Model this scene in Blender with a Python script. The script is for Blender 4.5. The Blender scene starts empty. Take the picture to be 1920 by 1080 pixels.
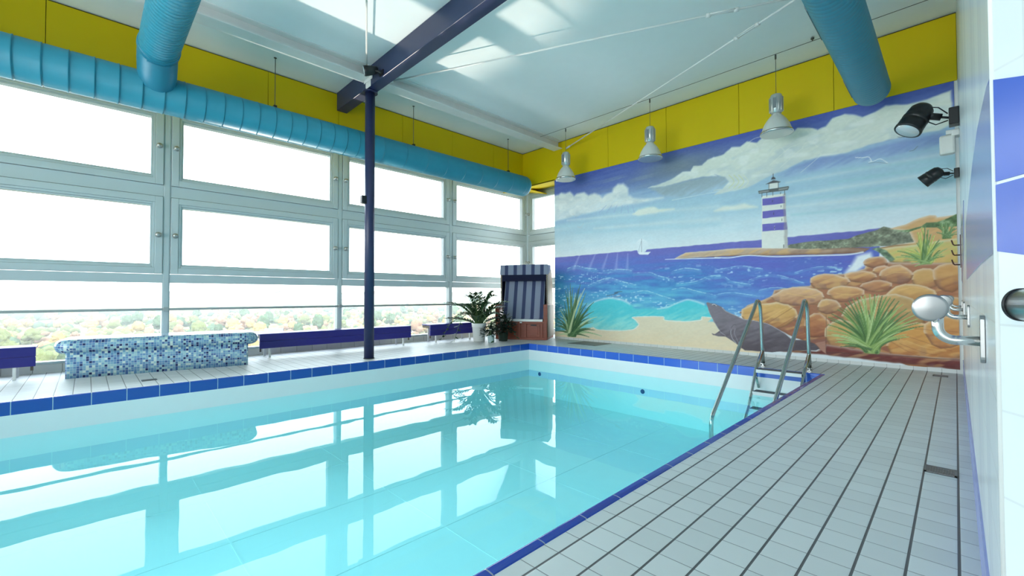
import bpy, bmesh, math, random
import numpy as np
from mathutils import Vector, Matrix, Quaternion
random.seed(7)
SC = bpy.context.scene
COL = SC.collection
PI = math.pi

# ------------------------------------------------------------------ camera
H = 0.92
cam_d = bpy.data.cameras.new('camera')
cam_d.sensor_fit = 'HORIZONTAL'; cam_d.sensor_width = 36.0
cam_d.lens = 814.39 / 1920 * 36.0
cam_d.clip_start = 0.02; cam_d.clip_end = 9000
cam = bpy.data.objects.new('camera', cam_d); COL.objects.link(cam)
yaw, pit, rol = math.radians(-45.6117), math.radians(1.1122), math.radians(-0.1053)
f_ = Vector((math.sin(yaw)*math.cos(pit), math.cos(yaw)*math.cos(pit), math.sin(pit)))
r_ = Vector((math.cos(yaw), -math.sin(yaw), 0)); u_ = r_.cross(f_)
r2 = r_*math.cos(rol) + u_*math.sin(rol); u2 = r2.cross(f_)
cam.matrix_world = Matrix(((r2.x, u2.x, -f_.x, 0), (r2.y, u2.y, -f_.y, 0), (r2.z, u2.z, -f_.z, H), (0, 0, 0, 1)))
SC.camera = cam

# ------------------------------------------------------------------ world, sun, exposure
w = bpy.data.worlds.new('sky'); SC.world = w; w.use_nodes = True
nt = w.node_tree; nt.nodes.clear()
bg = nt.nodes.new('ShaderNodeBackground'); wo = nt.nodes.new('ShaderNodeOutputWorld')
tc = nt.nodes.new('ShaderNodeTexCoord'); sx = nt.nodes.new('ShaderNodeSeparateXYZ')
rp = nt.nodes.new('ShaderNodeValToRGB')
rp.color_ramp.elements[0].position = 0.0; rp.color_ramp.elements[0].color = (0.93, 0.98, 1.0, 1)
rp.color_ramp.elements[1].position = 0.7; rp.color_ramp.elements[1].color = (0.66, 0.84, 1.0, 1)
nt.links.new(tc.outputs['Generated'], sx.inputs[0]); nt.links.new(sx.outputs['Z'], rp.inputs[0])
nt.links.new(rp.outputs[0], bg.inputs['Color']); nt.links.new(bg.outputs[0], wo.inputs[0])
bg.inputs['Strength'].default_value = 4.0

def lamp(name, kind, loc, energy, color=(1, 1, 1), direction=None, **kw):
    d = bpy.data.lights.new(name, kind); d.energy = energy; d.color = color
    for k, v in kw.items(): setattr(d, k, v)
    o = bpy.data.objects.new(name, d); COL.objects.link(o); o.location = loc
    if direction is not None:
        o.rotation_euler = Vector(direction).to_track_quat('-Z', 'Y').to_euler()
    return o
# afternoon sun from behind the building: lights the trees outside, blocked by the building here
lamp('sun', 'SUN', (20, -10, 60), 1.3, (1.0, 0.92, 0.80), (-0.80, 0.25, -0.62), angle=0.02)
# added spotlight, no roof there: stands in for a sun glint through the windows
GL = Vector((-45.0, 2.0, -28.3))
lamp('sun_glint_stand_in', 'SPOT', GL, 62000, (1.0, 0.90, 0.80), Vector((-4.6, 2.72, 4.31)) - GL,
     spot_size=math.radians(3.7), spot_blend=0.3, shadow_soft_size=0.35)
# daylight portals on the glazing
def portal(name, loc, direction, sx_, sy_):
    o = lamp(name, 'AREA', loc, 1.0, (1, 1, 1), direction, shape='RECTANGLE', size=sx_, size_y=sy_)
    o.data.cycles.is_portal = True
    return o
portal('window_daylight', (-8.02, 2.05, 1.85), (1, 0, 0), 12.5, 3.6)
portal('added_rear_portal', (-3.6, -4.33, 1.9), (0, 1, 0), 8.0, 3.4)  # portal of the unseen rear glazing, added to brighten the room
portal('corner_daylight', (-7.0, 8.37, 1.85), (0, -1, 0), 1.8, 3.6)

vs = SC.view_settings
vs.view_transform = 'Standard'; vs.look = 'None'; vs.gamma = 1.0; vs.exposure = 1.05
vs.use_curve_mapping = False
cy = SC.cycles
cy.max_bounces = 12; cy.diffuse_bounces = 6; cy.glossy_bounces = 4; cy.transmission_bounces = 6
cy.transparent_max_bounces = 24; cy.volume_bounces = 0
cy.sample_clamp_indirect = 6.0
cy.caustics_reflective = False; cy.caustics_refractive = False
try: cy.use_denoising = True
except Exception: pass

# ------------------------------------------------------------------ material helpers
def lin(c):
    c = c/255.0
    return c/12.92 if c <= 0.04045 else ((c+0.055)/1.055)**2.4
def rgb(r, g, b): return (lin(r), lin(g), lin(b), 1.0)

class NT:
    """tiny node-graph writer"""
    def __init__(s, name):
        s.m = bpy.data.materials.new(name); s.m.use_nodes = True
        s.t = s.m.node_tree; s.t.nodes.clear()
        s.out = s.t.nodes.new('ShaderNodeOutputMaterial')
    def n(s, typ, **kw):
        x = s.t.nodes.new(typ)
        for k, v in kw.items():
            if k.startswith('i_'): x.inputs[k[2:].replace('_', ' ')].default_value = v
            else: setattr(x, k, v)
        return x
    def l(s, a, b): s.t.links.new(a, b)
    def math(s, op, a, b=None, c=None):
        x = s.t.nodes.new('ShaderNodeMath'); x.operation = op
        for i, v in enumerate((a, b, c)):
            if v is None: continue
            if hasattr(v, 'links') or hasattr(v, 'is_linked'): s.l(v, x.inputs[i])
            else: x.inputs[i].default_value = v
        return x.outputs[0]
    def mix(s, fac, a, b, blend='MIX'):
        x = s.t.nodes.new('ShaderNodeMix'); x.data_type = 'RGBA'; x.blend_type = blend
        for sock, v in ((x.inputs[0], fac), (x.inputs[6], a), (x.inputs[7], b)):
            if hasattr(v, 'is_linked'): s.l(v, sock)
            else: sock.default_value = v
        return x.outputs[2]
    def noise(s, scale, vec=None, detail=2.0, rough=0.5):
        x = s.t.nodes.new('ShaderNodeTexNoise'); x.inputs['Scale'].default_value = scale
        x.inputs['Detail'].default_value = detail; x.inputs['Roughness'].default_value = rough
        if vec is not None: s.l(vec, x.inputs['Vector'])
        return x.outputs['Fac']
    def bsdf(s, color, rough=0.5, metal=0.0, bump=None, bumpd=0.002, bumps=0.5, spec=0.5, coat=0.0):
        p = s.t.nodes.new('ShaderNodeBsdfPrincipled')
        for k, v in (('Base Color', color), ('Roughness', rough), ('Metallic', metal)):
            if hasattr(v, 'is_linked'): s.l(v, p.inputs[k])
            else: p.inputs[k].default_value = v
        p.inputs['Specular IOR Level'].default_value = spec
        p.inputs['Coat Weight'].default_value = coat
        if bump is not None:
            b = s.t.nodes.new('ShaderNodeBump'); b.inputs['Distance'].default_value = bumpd
            b.inputs['Strength'].default_value = bumps
            s.l(bump, b.inputs['Height']); s.l(b.outputs[0], p.inputs['Normal'])
        s.l(p.outputs[0], s.out.inputs[0])
        return p
    def pos(s): return s.t.nodes.new('ShaderNodeNewGeometry').outputs['Position']
    def obj(s): return s.t.nodes.new('ShaderNodeTexCoord').outputs['Object']
    def xyz(s, v):
        x = s.t.nodes.new('ShaderNodeSeparateXYZ'); s.l(v, x.inputs[0]); return x.outputs
    def comb(s, a, b, c=0.0):
        x = s.t.nodes.new('ShaderNodeCombineXYZ')
        for i, v in enumerate((a, b, c)):
            if hasattr(v, 'is_linked'): s.l(v, x.inputs[i])
            else: x.inputs[i].default_value = v
        return x.outputs[0]
    def ramp(s, fac, stops, interp='LINEAR'):
        x = s.t.nodes.new('ShaderNodeValToRGB'); cr = x.color_ramp; cr.interpolation = interp
        while len(cr.elements) < len(stops): cr.elements.new(0.5)
        for e, (p, c) in zip(cr.elements, stops): e.position = p; e.color = c
        s.l(fac, x.inputs[0]); return x.outputs[0]

def plain(name, c, rough=0.5, metal=0.0, var=0.06, nscale=6.0, bump=0.0, bscale=40.0, spec=0.5, coat=0.0):
    g = NT(name); o = g.obj()
    nz = g.noise(nscale, o)
    c2 = tuple(max(0, v*(1-var*2.0)) for v in c[:3]) + (1,)
    col = g.mix(nz, c, c2)
    g.bsdf(col, rough, metal, bump=g.noise(bscale, o, 3) if bump else None, bumpd=bump, spec=spec, coat=coat)
    return g.m

def tile_mat(name, ax, pitch, off, gw, tile, grout, rough=0.35, var=0.05, bump=0.0015, soft=1.0, dirt=0.10, groove=None):
    """ax: two axes indices; pitch/off/gw per axis (gw: half joint width in m); world coordinates"""
    g = NT(name); p = g.pos(); s = g.xyz(p)
    ds = []; cells = []
    for k in range(2):
        v = g.math('MULTIPLY', g.math('SUBTRACT', s[ax[k]], off[k]), 1.0/pitch[k])
        fl = g.math('FLOOR', v); cells.append(fl)
        fr = g.math('SUBTRACT', v, fl)
        e = g.math('MULTIPLY', g.math('SUBTRACT', 0.5, g.math('ABSOLUTE', g.math('SUBTRACT', fr, 0.5))), pitch[k])
        ds.append(g.math('SUBTRACT', 1.0, g.math('SMOOTH_MIN', 1.0, g.math('DIVIDE', e, gw[k]*2), 0.05)))
    j0 = g.math('GREATER_THAN', ds[0], 0.5); j1 = g.math('GREATER_THAN', ds[1], 0.5)
    wn = g.n('ShaderNodeTexWhiteNoise', noise_dimensions='2D'); g.l(g.comb(cells[0], cells[1]), wn.inputs['Vector'])
    t2 = tuple(v*(1-var*2) for v in tile[:3]) + (1,)
    c = g.mix(wn.outputs['Value'], tile, t2)
    big = g.noise(1.1, p, 3)
    c = g.mix(g.math('MULTIPLY', big, dirt), c, tuple(v*0.55 for v in tile[:3]) + (1,))
    c = g.mix(j1, c, grout)
    c = g.mix(j0, c, groove or grout)
    hgt = g.math('SUBTRACT', 1.0, g.math('MAXIMUM', ds[0], ds[1]))
    g.bsdf(c, rough, 0, bump=hgt, bumpd=bump, bumps=0.6)
    return g.m

M = {}
M['deck'] = tile_mat('deck_tiles', (0, 1), (0.1256, 0.1256), (-0.0055, 1.097), (0.0042, 0.0018), rgb(203, 210, 208), rgb(130, 132, 134), 0.42, groove=rgb(78, 80, 82))
M['deck_left'] = tile_mat('deck_tiles_window_side', (1, 0), (0.1272, 0.1272), (0.044, -5.86), (0.0034, 0.0016), rgb(214, 214, 212), rgb(150, 150, 148), 0.5, groove=rgb(110, 108, 104))
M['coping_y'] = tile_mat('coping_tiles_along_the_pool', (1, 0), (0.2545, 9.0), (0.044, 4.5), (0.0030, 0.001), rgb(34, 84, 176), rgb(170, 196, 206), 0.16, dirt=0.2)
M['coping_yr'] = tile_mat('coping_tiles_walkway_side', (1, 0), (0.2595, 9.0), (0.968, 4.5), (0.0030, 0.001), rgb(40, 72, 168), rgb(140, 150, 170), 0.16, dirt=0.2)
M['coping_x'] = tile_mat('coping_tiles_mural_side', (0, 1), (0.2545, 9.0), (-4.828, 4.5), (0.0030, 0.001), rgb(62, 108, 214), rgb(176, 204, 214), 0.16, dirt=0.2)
M['curb'] = tile_mat('curb_tiles', (1, 2), (0.25, 9.0), (0.044, -4.0), (0.003, 0.001), rgb(226, 224, 216), rgb(140, 138, 130), 0.3)
M['plinth'] = tile_mat('plinth_tiles', (0, 2), (0.1256, 9.0), (-0.0055, -4.0), (0.0016, 0.001), rgb(224, 224, 220), rgb(150, 150, 146), 0.3)
M['walltile'] = None
def wall_tile():
    g = NT('white_wall_tiles'); p = g.pos(); s = g.xyz(p)
    fy = g.math('MODULO', g.math('ADD', s[1], 20.0), 0.205); fz = g.math('MODULO', g.math('ADD', s[2], 20.11), 0.152)
    e = g.math('MINIMUM', fy, fz)
    j = g.math('LESS_THAN', e, 0.004)
    wn = g.n('ShaderNodeTexWhiteNoise', noise_dimensions='1D')
    g.l(g.math('FLOOR', g.math('DIVIDE', g.math('ADD', s[1], 20.0), 0.205)), wn.inputs['W'])
    c = g.mix(wn.outputs['Value'], rgb(214, 220, 223), rgb(198, 206, 212))
    c = g.mix(j, c, rgb(204, 208, 208))
    h = g.math('ADD', g.math('MULTIPLY', g.math('SMOOTH_MIN', e, 0.01, 0.01), 60), g.noise(14, p, 2))
    g.bsdf(c, 0.22, 0, bump=h, bumpd=0.0012, bumps=0.5)
    return g.m
M['walltile'] = wall_tile()
M['white_wall'] = plain('white_plaster', rgb(232, 232, 228), 0.7, bump=0.0006)
M['ceiling'] = plain('ceiling_panels', rgb(232, 236, 234), 0.75, var=0.02)
M['yellow'] = plain('yellow_panels', rgb(214, 186, 0), 0.5, var=0.02, spec=0.25)
M['dark_gap'] = plain('dark_joint', rgb(40, 34, 24), 0.8)
M['frame'] = plain('window_frame_enamel', rgb(192, 204, 205), 0.35, var=0.03, nscale=3)
M['gasket'] = plain('grey_gasket', rgb(120, 128, 130), 0.6)
M['handle'] = plain('aluminium_handle', rgb(176, 180, 176), 0.35, 0.6)
M['duct'] = plain('teal_duct_wrap', rgb(44, 142, 166), 0.42, var=0.10, nscale=5, bump=0.004, bscale=9)
M['duct_band'] = plain('teal_duct_band', rgb(40, 128, 154), 0.4)
M['blue_steel'] = plain('navy_painted_steel', rgb(40, 48, 84), 0.38, var=0.05)
M['white_steel'] = plain('white_painted_steel', rgb(232, 230, 226), 0.4)
M['wire'] = plain('dark_wire', rgb(90, 90, 88), 0.5, 0.5)
M['black'] = plain('black_plastic', rgb(28, 30, 32), 0.38)
M['lens'] = plain('lamp_lens', rgb(222, 230, 232), 0.08, 0.3)
M['aluminium'] = plain('spun_aluminium', rgb(206, 208, 204), 0.3, 0.75, var=0.03)
M['lampwhite'] = plain('lamp_reflector_enamel', rgb(216, 218, 212), 0.35, 0.15, var=0.03)
M['lampglass'] = plain('lamp_cover_glass', rgb(190, 214, 214), 0.08, 0.0)
M['chrome'] = plain('brushed_steel', rgb(206, 206, 202), 0.2, 1.0, var=0.03)
M['disc'] = plain('spun_steel_disc', rgb(172, 170, 168), 0.34, 0.95, var=0.04)
M['rail'] = plain('polished_rail_steel', rgb(214, 216, 214), 0.28, 1.0, var=0.02)
M['steel'] = plain('ladder_steel', rgb(186, 190, 186), 0.16, 1.0, var=0.04)
M['tread'] = plain('dark_tread_rubber', rgb(96, 98, 100), 0.7, bump=0.002, bscale=120)
M['treadedge'] = plain('white_tread_edge', rgb(230, 232, 232), 0.4)
M['benchblue'] = plain('royal_blue_boards', rgb(42, 38, 132), 0.35, var=0.08, nscale=3)
M['rust'] = plain('brown_bracket', rgb(104, 92, 80), 0.6)
M['liner'] = plain('white_pool_liner', rgb(238, 242, 242), 0.55, var=0.02)
M['jet'] = plain('dark_inlet', rgb(40, 70, 80), 0.5)
M['grate'] = plain('grey_grate', rgb(120, 120, 120), 0.45, 0.5)
M['rubber'] = plain('black_rubber', rgb(20, 20, 24), 0.5)
M['wood'] = None
def wood(name, a, b, scale=(1.5, 14, 14)):
    g = NT(name); o = g.obj(); mp = g.n('ShaderNodeMapping'); mp.inputs['Scale'].default_value = scale
    g.l(o, mp.inputs[0]); nz = g.noise(3.0, mp.outputs[0], 5, 0.6)
    g.bsdf(g.mix(nz, a, b), 0.45, bump=nz, bumpd=0.001)
    return g.m
M['wood'] = wood('mahogany_boards', rgb(158, 70, 38), rgb(104, 44, 26))
M['wood_dark'] = wood('dark_stained_panel', rgb(96, 50, 34), rgb(62, 34, 26))
def fabric():
    g = NT('striped_canvas'); o = g.obj(); s = g.xyz(o)
    x = g.math('ADD', s[0], 20.03)
    f = g.math('MODULO', x, 0.20)
    c = g.mix(g.math('LESS_THAN', f, 0.075), rgb(146, 152, 172), rgb(70, 76, 108))
    thin = g.math('LESS_THAN', g.math('ABSOLUTE', g.math('SUBTRACT', f, 0.083)), 0.005)
    thin2 = g.math('LESS_THAN', g.math('ABSOLUTE', g.math('SUBTRACT', f, 0.178)), 0.005)
    c = g.mix(g.math('MAXIMUM', thin, thin2), c, rgb(140, 146, 170))
    g.bsdf(c, 0.85, bump=g.noise(160, o, 2), bumpd=0.0008, spec=0.2)
    return g.m
M['fabric'] = fabric()
M['navy_fabric'] = plain('navy_canvas', rgb(30, 34, 60), 0.85, bump=0.001, bscale=160, spec=0.2)
def wicker():
    g = NT('wicker'); o = g.obj(); s = g.xyz(o)
    a = g.math('SINE', g.math('MULTIPLY', g.math('ADD', s[1], s[0]), 180)); b = g.math('SINE', g.math('MULTIPLY', s[2], 150))
    h = g.math('MULTIPLY', a, b)
    c = g.mix(g.math('MULTIPLY_ADD', h, 0.5, 0.5), rgb(90, 70, 54), rgb(176, 160, 140))
    g.bsdf(c, 0.6, bump=h, bumpd=0.004)
    return g.m
M['wicker'] = wicker()
def mosaic():
    g = NT('blue_glass_mosaic'); o = g.obj(); s = g.xyz(o)
    ge = g.t.nodes.new('ShaderNodeTexCoord').outputs['Normal']; nn = g.xyz(ge)
    p = 0.0262; fls = []; grout = None
    for k in range(3):
        v = g.math('DIVIDE', g.math('ADD', s[k], 30.0 + 0.0111*k), p); fl = g.math('FLOOR', v); fls.append(fl)
        d = g.math('ABSOLUTE', g.math('SUBTRACT', g.math('SUBTRACT', v, fl), 0.5))
        m = g.math('MULTIPLY', g.math('GREATER_THAN', d, 0.455), g.math('LESS_THAN', g.math('ABSOLUTE', nn[k]), 0.6))
        grout = m if grout is None else g.math('MAXIMUM', grout, m)
    wn = g.n('ShaderNodeTexWhiteNoise', noise_dimensions='3D'); g.l(g.comb(*fls), wn.inputs['Vector'])
    c = g.ramp(wn.outputs['Value'], [(0, rgb(32, 44, 96)), (0.08, rgb(74, 106, 156)), (0.24, rgb(104, 146, 184)), (0.50, rgb(130, 172, 196)), (0.74, rgb(162, 200, 204)), (0.92, rgb(204, 222, 214))], 'CONSTANT')
    c = g.mix(grout, c, rgb(196, 208, 214))
    g.bsdf(c, 0.15)
    return g.m
M['mosaic'] = mosaic()
M['pot'] = plain('white_glazed_pot', rgb(236, 236, 232), 0.3)
M['soil'] = plain('potting_soil', rgb(60, 46, 34), 0.9)
M['leaf'] = plain('zz_leaf', rgb(46, 78, 42), 0.5, var=0.2, nscale=30)
M['leaf_dark'] = plain('dark_leaf', rgb(30, 50, 34), 0.6, var=0.2, nscale=30)
M['stem'] = plain('green_stem', rgb(92, 122, 74), 0.5)
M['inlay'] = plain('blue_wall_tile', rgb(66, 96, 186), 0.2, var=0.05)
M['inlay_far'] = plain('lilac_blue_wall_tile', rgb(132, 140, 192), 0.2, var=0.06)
M['skirt'] = plain('blue_skirting_tile', rgb(140, 150, 204), 0.25)
def window_glass():
    g = NT('window_glass'); t = g.n('ShaderNodeBsdfTransparent'); t.inputs[0].default_value = (0.97, 0.985, 0.98, 1)
    gl = g.n('ShaderNodeBsdfGlossy'); gl.inputs['Roughness'].default_value = 0.0
    fr = g.n('ShaderNodeFresnel'); fr.inputs[0].default_value = 1.35
    m = g.n('ShaderNodeMixShader'); g.l(fr.outputs[0], m.inputs[0]); g.l(t.outputs[0], m.inputs[1]); g.l(gl.outputs[0], m.inputs[2])
    g.l(m.outputs[0], g.out.inputs[0]); return g.m
M['glass'] = window_glass()
def water():
    g = NT('pool_water'); p = g.pos()
    t = g.n('ShaderNodeBsdfTransparent'); t.inputs[0].default_value = (0.70, 0.97, 0.985, 1)
    gl = g.n('ShaderNodeBsdfGlossy'); gl.inputs['Roughness'].default_value = 0.0
    gl.inputs['Color'].default_value = (0.86, 0.95, 1.0, 1)
    b = g.n('ShaderNodeBump'); b.inputs['Strength'].default_value = 0.06; b.inputs['Distance'].default_value = 0.01
    g.l(g.noise(3.2, p, 1.0), b.inputs['Height'])
    fr = g.n('ShaderNodeFresnel'); fr.inputs[0].default_value = 1.21
    g.l(b.outputs[0], fr.inputs['Normal']); g.l(b.outputs[0], gl.inputs['Normal'])
    bf = g.t.nodes.new('ShaderNodeNewGeometry').outputs['Backfacing']
    m = g.n('ShaderNodeMixShader'); g.l(g.math('MULTIPLY', fr.outputs[0], g.math('SUBTRACT', 1.0, bf)), m.inputs[0]); g.l(t.outputs[0], m.inputs[1]); g.l(gl.outputs[0], m.inputs[2])
    g.l(m.outputs[0], g.out.inputs['Surface'])
    va = g.n('ShaderNodeVolumeAbsorption'); va.inputs['Color'].default_value = (0.05, 0.96, 0.98, 1); va.inputs['Density'].default_value = 0.13
    g.l(va.outputs[0], g.out.inputs['Volume'])
    return g.m
M['water'] = water()
def terrain_mat():
    g = NT('autumn_parkland'); p = g.pos()
    a = g.noise(0.02, p, 4, 0.6); b = g.noise(0.004, p, 2)
    c = g.ramp(a, [(0.3, rgb(64, 80, 46)), (0.5, rgb(110, 98, 62)), (0.62, rgb(112, 88, 54)), (0.75, rgb(78, 88, 56))])
    c = g.mix(b, c, rgb(96, 98, 70))
    g.bsdf(c, 0.95, spec=0.1); return g.m
M['terrain'] = terrain_mat()
def foliage_mat(name, c1, c2):
    g = NT(name); o = g.obj(); nz = g.noise(0.9, o, 4, 0.7)
    g.bsdf(g.mix(nz, c1, c2), 0.9, bump=g.noise(2.0, o, 4), bumpd=0.6, bumps=0.8, spec=0.1); return g.m
M['tree_gold'] = foliage_mat('golden_crown', rgb(176, 148, 92), rgb(110, 90, 56))
M['tree_rust'] = foliage_mat('russet_crown', rgb(156, 120, 92), rgb(98, 76, 60))
M['tree_olive'] = foliage_mat('olive_crown', rgb(124, 126, 76), rgb(66, 72, 42))
M['tree_green'] = foliage_mat('green_crown', rgb(88, 106, 74), rgb(44, 58, 40))
M['trunk'] = plain('bark', rgb(90, 74, 60), 0.9)
M['roof'] = plain('grey_roof_tiles', rgb(96, 92, 98), 0.8)
M['roof_red'] = plain('red_roof_tiles', rgb(150, 84, 66), 0.8)
M['house'] = plain('white_render', rgb(228, 224, 216), 0.8)
M['house_win'] = plain('dark_house_window', rgb(60, 66, 76), 0.2)

# ------------------------------------------------------------------ mesh helpers
class MB:
    def __init__(s): s.v = []; s.f = []; s.sm = []; s.mi = []; s.cur = 0
    def add(s, vs_, fs, smooth=False):
        b = len(s.v); s.v += [tuple(v) for v in vs_]
        for k, f in enumerate(fs):
            s.f.append([i+b for i in f]); s.sm.append(smooth if not isinstance(smooth, list) else smooth[k]); s.mi.append(s.cur)
        return s
    def box(s, x0, x1, y0, y1, z0, z1, rot=None, ch=0.0):
        if x0 > x1: x0, x1 = x1, x0
        if y0 > y1: y0, y1 = y1, y0
        if z0 > z1: z0, z1 = z1, z0
        vs_ = [Vector((x, y, z)) for z in (z0, z1) for y in (y0, y1) for x in (x0, x1)]
        if rot is not None: vs_ = [rot @ v for v in vs_]
        return s.add(vs_, [(0, 2, 3, 1), (4, 5, 7, 6), (0, 1, 5, 4), (2, 6, 7, 3), (0, 4, 6, 2), (1, 3, 7, 5)])
    def prism(s, poly, axis, a0, a1, smooth=False):
        """poly of 2-D points extruded along axis index from a0 to a1 (other axes in order)"""
        def P(p, a):
            c = [0, 0, 0]; o = [i for i in range(3) if i != axis]
            c[axis] = a; c[o[0]] = p[0]; c[o[1]] = p[1]; return c
        n = len(poly)
        area = sum(poly[i][0]*poly[(i+1) % n][1]-poly[(i+1) % n][0]*poly[i][1] for i in range(n))
        pl = list(poly) if (area > 0) != (axis == 1) else list(poly)[::-1]
        vs_ = [P(p, a0) for p in pl] + [P(p, a1) for p in pl]
        fs = [tuple(range(n))[::-1], tuple(range(n, 2*n))] + [(i, (i+1) % n, n+(i+1) % n, n+i) for i in range(n)]
        return s.add(vs_, fs, [False, False]+[smooth]*n)
    def tube(s, pts, rad, n=16, caps=True, closed=False):
        pts = [Vector(p) for p in pts]; m = len(pts)
        rads = rad if isinstance(rad, (list, tuple)) else [rad]*m
        tans = []
        for i in range(m):
            a = pts[i-1] if i > 0 else pts[0]; b = pts[i+1] if i < m-1 else pts[-1]
            if i > 0 and i < m-1:
                t = (pts[i]-pts[i-1]).normalized()+(pts[i+1]-pts[i]).normalized()
                if t.length < 1e-6: t = pts[i+1]-pts[i]
            else: t = b-a
            tans.append(t.normalized())
        t0 = tans[0]; ref = Vector((0, 0, 1)) if abs(t0.z) < 0.9 else Vector((1, 0, 0))
        nrm = (ref - t0*ref.dot(t0)).normalized()
        vs_ = []; prev = t0
        for i in range(m):
            q = prev.rotation_difference(tans[i]); nrm = q @ nrm; prev = tans[i]
            nrm = (nrm - tans[i]*nrm.dot(tans[i])).normalized(); bn = tans[i].cross(nrm)
            sc_ = 1.0
            for k in range(n):
                a = 2*PI*k/n
                vs_.append(pts[i] + (nrm*math.cos(a)+bn*math.sin(a))*rads[i]*sc_)
        fs = []; sm = []
        for i in range(m-1):
            for k in range(n):
                fs.append((i*n+k, i*n+(k+1) % n, (i+1)*n+(k+1) % n, (i+1)*n+k)); sm.append(True)
        if caps:
            fs.append(tuple(range(n))[::-1]); sm.append(False)
            fs.append(tuple(range((m-1)*n, m*n))); sm.append(False)
        return s.add(vs_, fs, sm)
    def lathe(s, prof, c=(0, 0, 0), n=32, axis=Vector((0, 0, 1))):
        """prof: (radius, height) pairs along axis; closed with caps when radius 0 is missing"""
        axis = Vector(axis).normalized(); ref = Vector((1, 0, 0)) if abs(axis.x) < 0.9 else Vector((0, 1, 0))
        a = (ref-axis*ref.dot(axis)).normalized(); b = axis.cross(a); c = Vector(c)
        vs_ = []
        for r, h in prof:
            for k in range(n):
                t = 2*PI*k/n; vs_.append(c+axis*h+(a*math.cos(t)+b*math.sin(t))*max(r, 1e-5))
        m = len(prof); fs = []; sm = []
        for i in range(m-1):
            for k in range(n):
                fs.append((i*n+k, i*n+(k+1) % n, (i+1)*n+(k+1) % n, (i+1)*n+k)); sm.append(True)
        fs.append(tuple(range(n))[::-1]); sm.append(False)
        fs.append(tuple(range((m-1)*n, m*n))); sm.append(False)
        return s.add(vs_, fs, sm)
    def ico(s, c, r, sub=2, disp=0.0, seed=0, sq=(1, 1, 1)):
        bm = bmesh.new(); bmesh.ops.create_icosphere(bm, subdivisions=sub, radius=1.0)
        rnd = random.Random(seed); offs = [rnd.uniform(0, 6.28) for _ in range(6)]
        vs_ = []
        for v in bm.verts:
            p = v.co
            d = 1+disp*(math.sin(5*p.x+offs[0])*math.sin(6*p.y+offs[1])+0.7*math.sin(9*p.z+offs[2]+3*p.x)+0.6*rnd.uniform(-1, 1))
            vs_.append((c[0]+p.x*r*d*sq[0], c[1]+p.y*r*d*sq[1], c[2]+p.z*r*d*sq[2]))
        fs = [[v.index for v in f.verts] for f in bm.faces]; bm.free()
        return s.add(vs_, fs, True)
    def shift(s, off):
        o = Vector(off); s.v = [tuple(Vector(v)-o) for v in s.v]; return s

def build(name, mb, mat, parent=None, bev=0.0, loc=None):
    me = bpy.data.meshes.new(name); me.from_pydata(mb.v, [], mb.f); 
    me.polygons.foreach_set('use_smooth', mb.sm)
    mats = mat if isinstance(mat, (list, tuple)) else [mat]
    for m in mats: me.materials.append(m)
    if len(mats) > 1: me.polygons.foreach_set('material_index', mb.mi)
    me.update()
    o = bpy.data.objects.new(name, me); COL.objects.link(o)
    if parent is not None: o.parent = parent
    if loc is not None: o.location = loc
    if bev:
        b = o.modifiers.new('bevel', 'BEVEL'); b.width = bev; b.segments = 2; b.limit_method = 'ANGLE'; b.angle_limit = math.radians(40)
    return o
def tag(o, label, cat, group=None, kind=None):
    if label: o['label'] = label
    if cat: o['category'] = cat
    if group: o['group'] = group
    if kind: o['kind'] = kind
    return o
def thing(name, label, cat, loc=(0, 0, 0), rz=0.0, group=None, kind=None):
    o = bpy.data.objects.new(name, None); COL.objects.link(o); o.empty_display_size = 0.1
    o.location = loc; o.rotation_euler = (0, 0, rz)
    return tag(o, label, cat, group, kind)
def wpart(name, mb, mat, root, bev=0.0):
    """part given in world coordinates under an unrotated root"""
    mb.shift(root.location); return build(name, mb, mat, root, bev)
def solo(name, mb, mat, label, cat, group=None, kind=None, bev=0.0):
    a = np.array(mb.v); c = ((a[:, 0].min()+a[:, 0].max())/2, (a[:, 1].min()+a[:, 1].max())/2, a[:, 2].min())
    mb.shift(c); return tag(build(name, mb, mat, None, bev, c), label, cat, group, kind)
def struct(name, mb, mat, label=None, cat=None, bev=0.0, parent=None):
    if parent is not None: return build(name, mb, mat, parent, bev)
    o = build(name, mb, mat, None, bev); o['kind'] = 'structure'
    if label: o['label'] = label
    if cat: o['category'] = cat
    return o
def copy_tree(o, parent=None):
    c = o.copy(); COL.objects.link(c)
    if parent is not None: c.parent = parent
    for ch in list(o.children): copy_tree(ch, c)
    return c
def arc(c, r, a0, a1, n, e1, e2):
    c = Vector(c); e1 = Vector(e1); e2 = Vector(e2)
    return [c+e1*(r*math.cos(a0+(a1-a0)*k/n))+e2*(r*math.sin(a0+(a1-a0)*k/n)) for k in range(n+1)]
# ------------------------------------------------------------------ the room
CEIL = 4.31; XW = -7.85; YM = 7.36; XR = 0.052
PX0, PX1, PY0, PY1, DEEP, WL = -5.803, -1.130, -3.0, 6.14, -0.95, -0.305
YB = -4.2                                     # back wall behind the camera
# floor: walkway and mural side (slot 0), window side (slot 1)
mb = MB()
mb.box(PX1+0.05, 1.8, YB-0.1, 8.4, -0.25, 0.0)
mb.box(PX0-0.05, PX1+0.05, PY1+0.05, 8.4, -0.25, 0.0)
mb.box(PX0-0.05, PX1+0.05, YB-0.1, PY0-0.05, -0.25, 0.0)
mb.cur = 1
mb.box(-8.05, PX0-0.05, YB-0.1, 8.4, -0.25, 0.0)
struct('floor', mb, [M['deck'], M['deck_left']], 'pale grey tiled deck around the pool', 'floor')
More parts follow.
